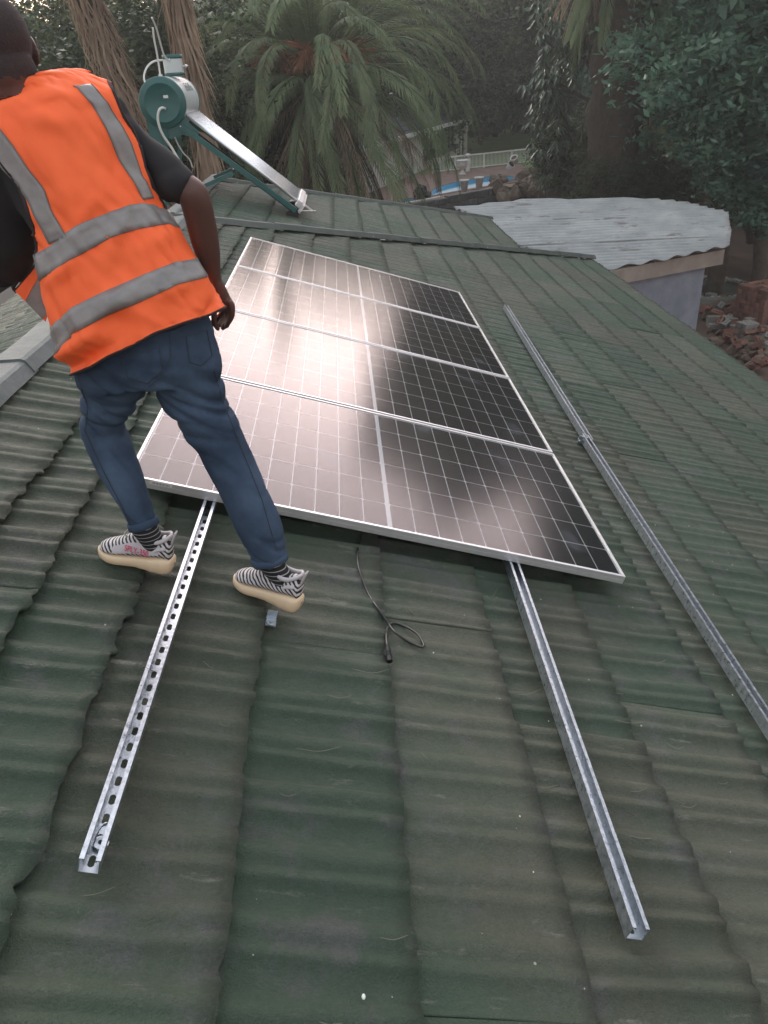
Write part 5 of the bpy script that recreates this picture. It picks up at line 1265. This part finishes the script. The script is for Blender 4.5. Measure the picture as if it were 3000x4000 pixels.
def ylin(pl, x):
    if x <= pl[0][0]: return pl[0][1]+(x-pl[0][0])*(pl[1][1]-pl[0][1])/(pl[1][0]-pl[0][0])
    for (xa, ya), (xb, yb) in zip(pl, pl[1:]):
        if x <= xb: return ya+(yb-ya)*(x-xa)/(xb-xa)
    (xa, ya), (xb, yb) = pl[-2], pl[-1]; return yb+(x-xb)*(yb-ya)/(xb-xa)
def v_at(phi, pl):                     # level where this meridian crosses the view polyline y(x)
    ph = min(max(phi, math.radians(14)), math.radians(166)); best = (1e9, 0)
    lo, hi = 0.0, NV-.01
    for _ in range(26):
        m_ = (lo+hi)/2; x, y = to_view(P0(ph, m_)[0])
        if y > ylin(pl, x): lo = m_
        else: hi = m_
    return lo
def phi_at(v, pl, side):               # angle where this level crosses the view polyline x(y)
    px = [(y, x) for x, y in pl]; lo, hi = math.radians(2), math.radians(178)
    for _ in range(26):
        m_ = (lo+hi)/2; x, y = to_view(P0(m_, v)[0])
        if x > ylin(px, y): lo = m_
        else: hi = m_
    return lo
hem = [(120, 790), (136, 798), (157, 817), (190, 797), (233, 771), (290, 745), (333, 721), (400, 697), (443, 684), (484, 670)]
hem = [(120, 812), (157, 817), (190, 797), (233, 771), (290, 745), (333, 721), (400, 697), (443, 684), (484, 670)]
armR_ = [(247, 205), (267, 250), (290, 280), (303, 310), (317, 364), (338, 412), (357, 454), (377, 490)]
armL_ = [(-80, 250), (-60, 280), (-30, 315), (0, 348), (43, 407), (67, 464), (80, 530), (82, 551)]
NP = 150
vA = 4*4+2.5                                 # level of the bottom of the armholes
def edge_v(k_): return k_
V = []; F = []; 
levels = 64; vtop = NV-.3
phis = [math.radians(-82+344*j/NP) for j in range(NP+1)]
hv = [v_at(p, hem) for p in phis]
hv = [h_ if math.radians(10) < p < math.radians(170) else (hv_ if False else h_) for p, h_, hv_ in zip(phis, hv, hv)]
for i in range(levels+1):
    for j, p in enumerate(phis):
        v = hv[j]+(vtop-hv[j])*i/levels; V.append(rel(PV(p, v)))
def removed(p, v):
    if v < vA or v > 41.5: return False
    a_ = (v-vA)/(41.5-vA); fr = math.radians(38)*math.sin(PI*min(1, a_*1.0))**.5
    pr = phi_at(v, armR_, 1); pl = phi_at(v, armL_, -1)
    if p < pr and p > -fr*1.0: return True
    if p > pl and p < PI+fr*1.0: return True
    return False
cache = {}
for i in range(levels):
    for j in range(NP):
        v = hv[j]+(vtop-hv[j])*(i+.5)/levels; p = (phis[j]+phis[j+1])/2
        key = round(v, 1)
        if key not in cache: cache[key] = (phi_at(v, armR_, 1), phi_at(v, armL_, -1))
        pr, pl = cache[key]
        if vA < v < 44.6:
            a_ = (v-vA)/(44.6-vA); fr = math.radians(75)*min(1, a_*6)
            if v > 41.5: k9 = (44.6-v)/3.1; pr = math.radians(24)*k9; pl = PI-math.radians(24)*k9; fr = math.radians(40)*k9
            if -fr < p < pr or pl < p < PI+fr: continue
        F.append((i*(NP+1)+j, i*(NP+1)+j+1, (i+1)*(NP+1)+j+1, (i+1)*(NP+1)+j))
vest = mk('safety_vest', mesh('safety_vest', V, F, True), M_vest, man)
md = vest.modifiers.new('s', 'SOLIDIFY'); md.thickness = .0022; md.offset = -1
def patch(name, pts2d, mat, off=.0035, nu=4):
    """pts2d: rows of (phi, v) pairs bottom..top -> strip surface stuck on the vest"""
    V = []; n_ = len(pts2d)
    for (pa, va), (pb, vb) in pts2d:
        for k_ in range(nu+1): t = k_/nu; V.append(rel(PV(pa+(pb-pa)*t, va+(vb-va)*t, off)))
    F = grid_faces(n_, nu+1); o = mk(name, mesh(name, V, F, True), mat, vest)
    for q_ in (0, nu):
        for e_ in (.0, .09):
            qq = q_ if e_ == 0 else (1 if q_ == 0 else nu-1)
            MB().tube([V[i*(nu+1)+q_].lerp(V[i*(nu+1)+(1 if q_ == 0 else nu-1)], e_*1.6) for i in range(n_)], .0007, 4).build('stitching', M_stitch, o)
    m_ = o.modifiers.new('s', 'SOLIDIFY'); m_.thickness = .0012; m_.offset = -1; return o
b1t = [(60, 560), (82, 547), (110, 533), (143, 505), (200, 475), (283, 443), (310, 440), (333, 442), (360, 457)]; b1b = [(70, 615), (88, 606), (150, 564), (233, 518), (300, 494), (363, 484), (377, 494)]
b2t = [(90, 722), (107, 710), (157, 664), (217, 634), (300, 598), (377, 567), (423, 560), (440, 565)]; b2b = [(110, 790), (125, 772), (160, 720), (233, 681), (300, 654), (383, 614), (447, 600), (460, 605)]
for nm_, tp, bt in (('reflective_band', b1t, b1b), ('reflective_band', b2t, b2b)):
    rows = [((p, v_at(p, bt)), (p, v_at(p, tp))) for p in phis]; patch(nm_, rows, M_refl)
s1l = [(150, 182), (167, 190), (200, 227), (230, 277), (260, 344), (287, 387), (315, 441), (325, 465)]; s1r = [(205, 190), (214, 200), (234, 223), (257, 260), (283, 311), (300, 357), (320, 401), (339, 443), (352, 470)]
s0l = [(-75, 270), (-50, 300), (-20, 330), (0, 358), (37, 397), (63, 437), (83, 477), (100, 511), (110, 531), (120, 560)]; s0r = [(-40, 220), (-20, 255), (0, 274), (33, 317), (67, 371), (97, 411), (110, 451), (143, 504), (165, 535)]
for l_, r_, va, vb in ((s1l, s1r, 21.2, 40.6), (s0l, s0r, 19.3, 40.0)):
    rows = []
    for k_ in range(46):
        v = va+(vb-va)*k_/45; rows.append(((phi_at(v, r_, 1), v), (phi_at(v, l_, 1), v)))
    rows = [r for r in rows if r[0][0] < r[1][0]]
    patch('reflective_strap', rows, M_refl, .0046, 5)
# bindings along the hem and armholes
mb = MB(); mb.tube([rel(PV(p, h_, .001)) for p, h_ in zip(phis, hv)], .0035, 6); mb.build('hem_binding', M_trim, vest)
for poly_, sd in ((armR_, 0), (armL_, 1)):
    pts = [rel(PV(cache_v, v, .001)) for v, cache_v in [(vA+(41.3-vA)*k_/40, phi_at(vA+(41.3-vA)*k_/40, poly_, 1)) for k_ in range(41)]]
    MB().tube(pts, .0048, 6).build('armhole_binding', M_trim, vest)
# loose front flap seen under the left arm, and the inner corner by the hand
def sheet(name, pts, Y, mat, n=1, par=None, th=.002):
    P = [rel(at_y(x, y, Y+dy)) for x, y, dy in pts]; o = mk(name, mesh(name, P, [tuple(range(len(P)))]), mat, par or vest); m_ = o.modifiers.new('s', 'SOLIDIFY'); m_.thickness = th; return o
sheet('front_flap', [(33, 629, 0), (54, 650, .0), (66, 628, .0), (84, 596, 0), (90, 560, 0), (66, 590, .01)], -.24, M_vest)
sheet('reflective_band', [(54, 650, 0), (92, 689, 0), (102, 680, 0), (96, 590, 0), (84, 596, 0)], -.238, M_refl)
sheet('front_flap', [(90, 687, 0), (99, 695, 0), (104, 675, 0)], -.236, M_vest)
sheet('front_flap', [(60, 577, 0), (48, 585, 0), (42, 613, 0), (66, 590, 0)], -.20, M_vest)
MB().tube([rel(at_y(x, y, -.222)) for x, y in seg([(50, 580), (45, 597), (28, 620), (33, 629), (45, 617), (58, 598), (68, 583), (80, 572)], 3)], .0055, 6).build('armhole_binding', M_trim, vest)
sheet('front_flap', [(449, 702, 0), (455, 692, 0), (478, 672, 0), (476, 682, 0), (463, 699, 0), (452, 704, 0)], -.24, M_vest)
MB().tube([rel(at_y(x, y, -.244)) for x, y in seg([(451, 706), (463, 701), (478, 680), (482, 673)], 3)], .0045, 6).build('hem_binding', M_trim, vest)
# --- socks and shoes
def sock_material():
    m = material('striped_sock', (.010, .010, .012), .9); t = m.node_tree; b = t.nodes['Principled BSDF']; L = t.links.new
    tcn = N(t, 'ShaderNodeTexCoord'); wv = N(t, 'ShaderNodeTexWave', bands_direction='Z'); wv.inputs['Scale'].default_value = 22; wv.inputs['Distortion'].default_value = .3
    L(tcn.outputs['Object'], wv.inputs['Vector']); r = N(t, 'ShaderNodeMapRange'); r.inputs[1].default_value = .90; r.inputs[2].default_value = .95; L(wv.outputs['Fac'], r.inputs[0])
    x = N(t, 'ShaderNodeMix', data_type='RGBA'); x.inputs[6].default_value = (.010, .010, .012, 1); x.inputs[7].default_value = (.33, .33, .33, 1); L(r.outputs[0], x.inputs[0]); L(x.outputs[2], b.inputs['Base Color']); return m
M_sock = sock_material()
def knit_material():
    m = material('zebra_knit', (.55, .52, .52), .8, bump=.3, bscale=420); t = m.node_tree; b = t.nodes['Principled BSDF']; L = t.links.new
    tcn = N(t, 'ShaderNodeTexCoord'); sx = N(t, 'ShaderNodeSeparateXYZ'); L(tcn.outputs['Object'], sx.inputs[0])
    mp = N(t, 'ShaderNodeMapping'); mp.inputs['Rotation'].default_value = (0, .62, 0); mp.inputs['Scale'].default_value = (1, .3, 1.15); L(tcn.outputs['Object'], mp.inputs[0])
    wv = N(t, 'ShaderNodeTexWave', bands_direction='Z'); wv.inputs['Scale'].default_value = 26; wv.inputs['Distortion'].default_value = 2.6; wv.inputs['Detail'].default_value = 2; wv.inputs['Detail Scale'].default_value = 1.6
    L(mp.outputs[0], wv.inputs['Vector']); r = N(t, 'ShaderNodeMapRange'); r.inputs[1].default_value = .52; r.inputs[2].default_value = .60; L(wv.outputs['Fac'], r.inputs[0])
    x = N(t, 'ShaderNodeMix', data_type='RGBA'); x.inputs[6].default_value = (.58, .55, .55, 1); x.inputs[7].default_value = (.022, .020, .022, 1); L(r.outputs[0], x.inputs[0]); L(x.outputs[2], b.inputs['Base Color']); return m
M_knit = knit_material(); M_panel = material('pale_grey_knit', (.56, .52, .53), .8, vary=(.5, .47, .48), scale=30, bump=.3, bscale=420)
M_sole = material('cream_rubber', (.72, .55, .36), .4, vary=(.66, .50, .33), scale=8, spec=.5)
M_pink = material('pink_print', (.62, .04, .13), .6)
def shoe(hx, hy, tx, ty, side, lab):
    """heel and toe given as view points of the sole bottom on the roof; side: which flank faces the camera"""
    a = at_roof(hx, hy, -.088); b = at_roof(tx, ty, -.080); A_, B_ = RW @ a, RW @ b; x = (B_-A_).normalized(); z = (RW.to_3x3() @ Vector((0, 0, 1))); z = (z-x*z.dot(x)).normalized(); y = z.cross(x)
    L0 = .285; A_ = A_+z*.022; x = (B_-A_).normalized(); z = (z-x*z.dot(x)).normalized(); y = z.cross(x); mid = (A_+B_)/2+z*.002; root = bpy.data.objects.new('shoe', None); C.objects.link(root); root.parent = man; root['label'] = lab
    root.matrix_local = Matrix.Translation(mid-man.location) @ Matrix((x, y, z)).transposed().to_4x4()
    root.scale = (.82, .98, 1.18)
    # x forward; local frame centred mid-foot
    st = [(-.1495, .004, .026, .034), (-.146, .020, .018, .042), (-.138, .031, .004, .047), (-.115, .038, 0, .050), (-.08, .039, 0, .047), (-.04, .036, .002, .041), (0, .037, .003, .036), (.04, .042, .001, .033), (.075, .046, 0, .031), (.105, .043, .003, .031), (.128, .033, .009, .033), (.141, .018, .018, .034), (.144, .004, .024, .030)]
    def section(pts_, fn, name, mat, n=20):
        V = []; 
        for s_ in pts_: V += fn(s_, n)
        F = grid_faces(len(pts_), n); F += [(i*n+n-1, (i+1)*n+n-1, (i+1)*n, i*n) for i in range(len(pts_)-1)]
        F.append(tuple(reversed(range(n)))); F.append(tuple(range((len(pts_)-1)*n, len(pts_)*n)))
        return mk(name, mesh(name, V, F, True), mat, root)
    fine = [tuple(p) for p in catmull([Vector((s_[0], s_[1], s_[2])) for s_ in st], 3)]; tops = [p[1] for p in catmull([Vector((s_[0], s_[3], 0)) for s_ in st], 3)]
    def sole_ring(s_, n):
        (xx, w_, z0), z1 = s_; o_ = []
        for j in range(n):
            a_ = 2*PI*j/n; ca, sa = math.cos(a_), math.sin(a_); k2 = 1+.025*math.sin(xx*150)*(1 if xx < .0 else .3)
            o_.append((xx, w_*k2*(abs(ca)**.55)*(1 if ca > 0 else -1)-.004*math.sin(xx*14), z0+(z1-z0)*(.5+.5*(abs(sa)**.6)*(1 if sa > 0 else -1))))
        return o_
    section(list(zip(fine, tops)), sole_ring, 'sole', M_sole)
    up = [(-.139, .004, .050, .058), (-.136, .020, .040, .070), (-.130, .028, .042, .098), (-.105, .033, .044, .104), (-.075, .034, .042, .094), (-.05, .034, .038, .090), (-.02, .034, .034, .098), (.01, .036, .030, .093), (.045, .040, .028, .078), (.08, .042, .026, .064), (.108, .038, .026, .055), (.128, .027, .028, .047), (.138, .012, .030, .040)]
    def up_ring(s_, n):
        xx, w_, z0, z1 = s_; o_ = []
        for j in range(n):
            a_ = 2*PI*j/n; ca, sa = math.cos(a_), math.sin(a_); zz_ = z0+(z1-z0)*(.35+.65*sa) if sa > 0 else z0+(z1-z0)*.35*(1+sa)
            ww = w_*(abs(ca)**.8)*(1 if ca > 0 else -1); ww *= 1-.18*max(0, sa)
            o_.append((xx, ww-.004*math.sin(xx*14), zz_))
        return o_
    fu = [tuple(p) for p in catmull([Vector((s_[0], s_[1], s_[2])) for s_ in up], 3)]; tu = [p[1] for p in catmull([Vector((s_[0], s_[3], 0)) for s_ in up], 3)]
    upper = section([(p[0], p[1], p[2], t_) for p, t_ in zip(fu, tu)], up_ring, 'upper', M_knit, 28)
    # collar ring of pale knit
    mb = MB(); pts = [(-.130, 0, .108), (-.118, .022, .104), (-.09, .031, .094), (-.055, .031, .093), (-.03, .022, .104), (-.022, 0, .110), (-.03, -.022, .104), (-.055, -.031, .093), (-.09, -.031, .094), (-.118, -.022, .104), (-.130, 0, .108)]
    mb.tube(catmull(pts, 4), .006, 8); mb.build('collar', M_panel, root, True)
    MB().box((-.138, 0, .100), (.006, .022, .045), Matrix.Rotation(-.35, 3, 'Y')).build('pull_tab', M_panel, root, bevel=.002)
    mb = MB(); mb.tube(catmull([(-.132, .0, .078), (-.118, side*.031, .080), (-.095, side*.0345, .076), (-.083, side*.036, .070)], 5), .006, 6, 0, True, .5); mb.build('heel_strap', M_panel, root, True)
    # laces
    mb = MB()
    for k_ in range(5):
        xx = .0+k_*.018; zt = .099-.016*k_-.0012*k_*k_; mb.tube(catmull([(xx, -.020, zt-.006), (xx+.006, -.006, zt+.004), (xx+.002, .008, zt+.003), (xx+.008, .020, zt-.006)], 4), .0022, 6)
        mb.tube(catmull([(xx+.012, -.020, zt-.010), (xx+.004, 0, zt+.002), (xx, .020, zt-.005)], 4), .0022, 6)
    mb.tube(catmull([(-.005, 0, .102), (.01, side*.02, .118), (.03, side*.034, .104), (.02, side*.03, .092)], 5), .0022, 6); mb.tube(catmull([(-.005, 0, .102), (.0, -side*.02, .115), (.02, -side*.03, .105), (.035, -side*.02, .09)], 5), .0022, 6)
    mb.build('lace', M_panel, root, True)
    return root, upper
shL, upL = shoe(346, 1243, 240, 1207, 1, 'left shoe, striped knit with a pale side panel and pink lettering')
shR, upR = shoe(632, 1328, 516, 1266, 1, 'right shoe, zebra striped knit on a cream rubber sole')
# pale side panel with pink print on the left shoe
def flank(root, x0, x1, z0, z1, side, name, mat, off=.0015):
    V = []; n_ = 10
    ux = [-.136, -.130, -.105, -.075, -.05, -.02, .01, .045, .08, .108, .128]; uw = [.020, .028, .033, .034, .034, .034, .036, .040, .042, .038, .027]; ut = [.070, .098, .104, .094, .090, .098, .093, .078, .064, .055, .047]; ub = [.04, .042, .044, .042, .038, .034, .030, .028, .026, .026, .028]
    for i in range(n_+1):
        xx = x0+(x1-x0)*i/n_; w_ = np.interp(xx, ux, uw); zt = np.interp(xx, ux, ut); zb = np.interp(xx, ux, ub)
        for k_ in range(5):
            f = z0+(z1-z0)*k_/4; sa = max(-1, min(1, (f-.35)/.65)) if f > .35 else f/.35-1; ca = math.sqrt(max(0, 1-sa*sa)); ww = w_*ca**.8*(1-.18*max(0, sa))+off
            V.append((xx, side*ww-.004*math.sin(xx*14), zb+(zt-zb)*f))
    return mk(name, mesh(name, V, grid_faces(n_+1, 5), True), mat, root)
flank(shL, -.10, .075, .28, .74, 1, 'side_panel', M_panel)
fc = bpy.data.curves.new('side_lettering', 'FONT'); fc.body = 'SPLY-350'; fc.size = .0235; fc.extrude = .0006; fc.align_x = 'CENTER'
fo = bpy.data.objects.new('lt', fc); C.objects.link(fo); dg = bpy.context.evaluated_depsgraph_get(); fm = bpy.data.meshes.new_from_object(fo.evaluated_get(dg)); bpy.data.objects.remove(fo)
lt = mk('side_lettering', fm, M_pink, shL); lt.matrix_local = Matrix.Translation((-.018, .0412, .054)) @ Matrix((Vector((-1, .02, -.04)).normalized(), Vector((-.04, -.18, .98)).normalized(), Vector((0, .98, .18)))).transposed().to_4x4()
for root, rg_ in ((shL, legL), (shR, legR)):
    c1 = rg_[-1][0]; base = root.matrix_local @ Vector((-.078, -.002, .06))+man.location
    mb = MB(); P = [base, base.lerp(c1, .35), base.lerp(c1, .8), c1+(c1-base)*.2]; mb.tube([rel(p) for p in catmull(P, 3)], [.036, .035, .034, .034, .034, .035, .036, .037, .038, .038][:len(catmull(P, 3))], 20); mb.build('sock', M_sock, man, True)
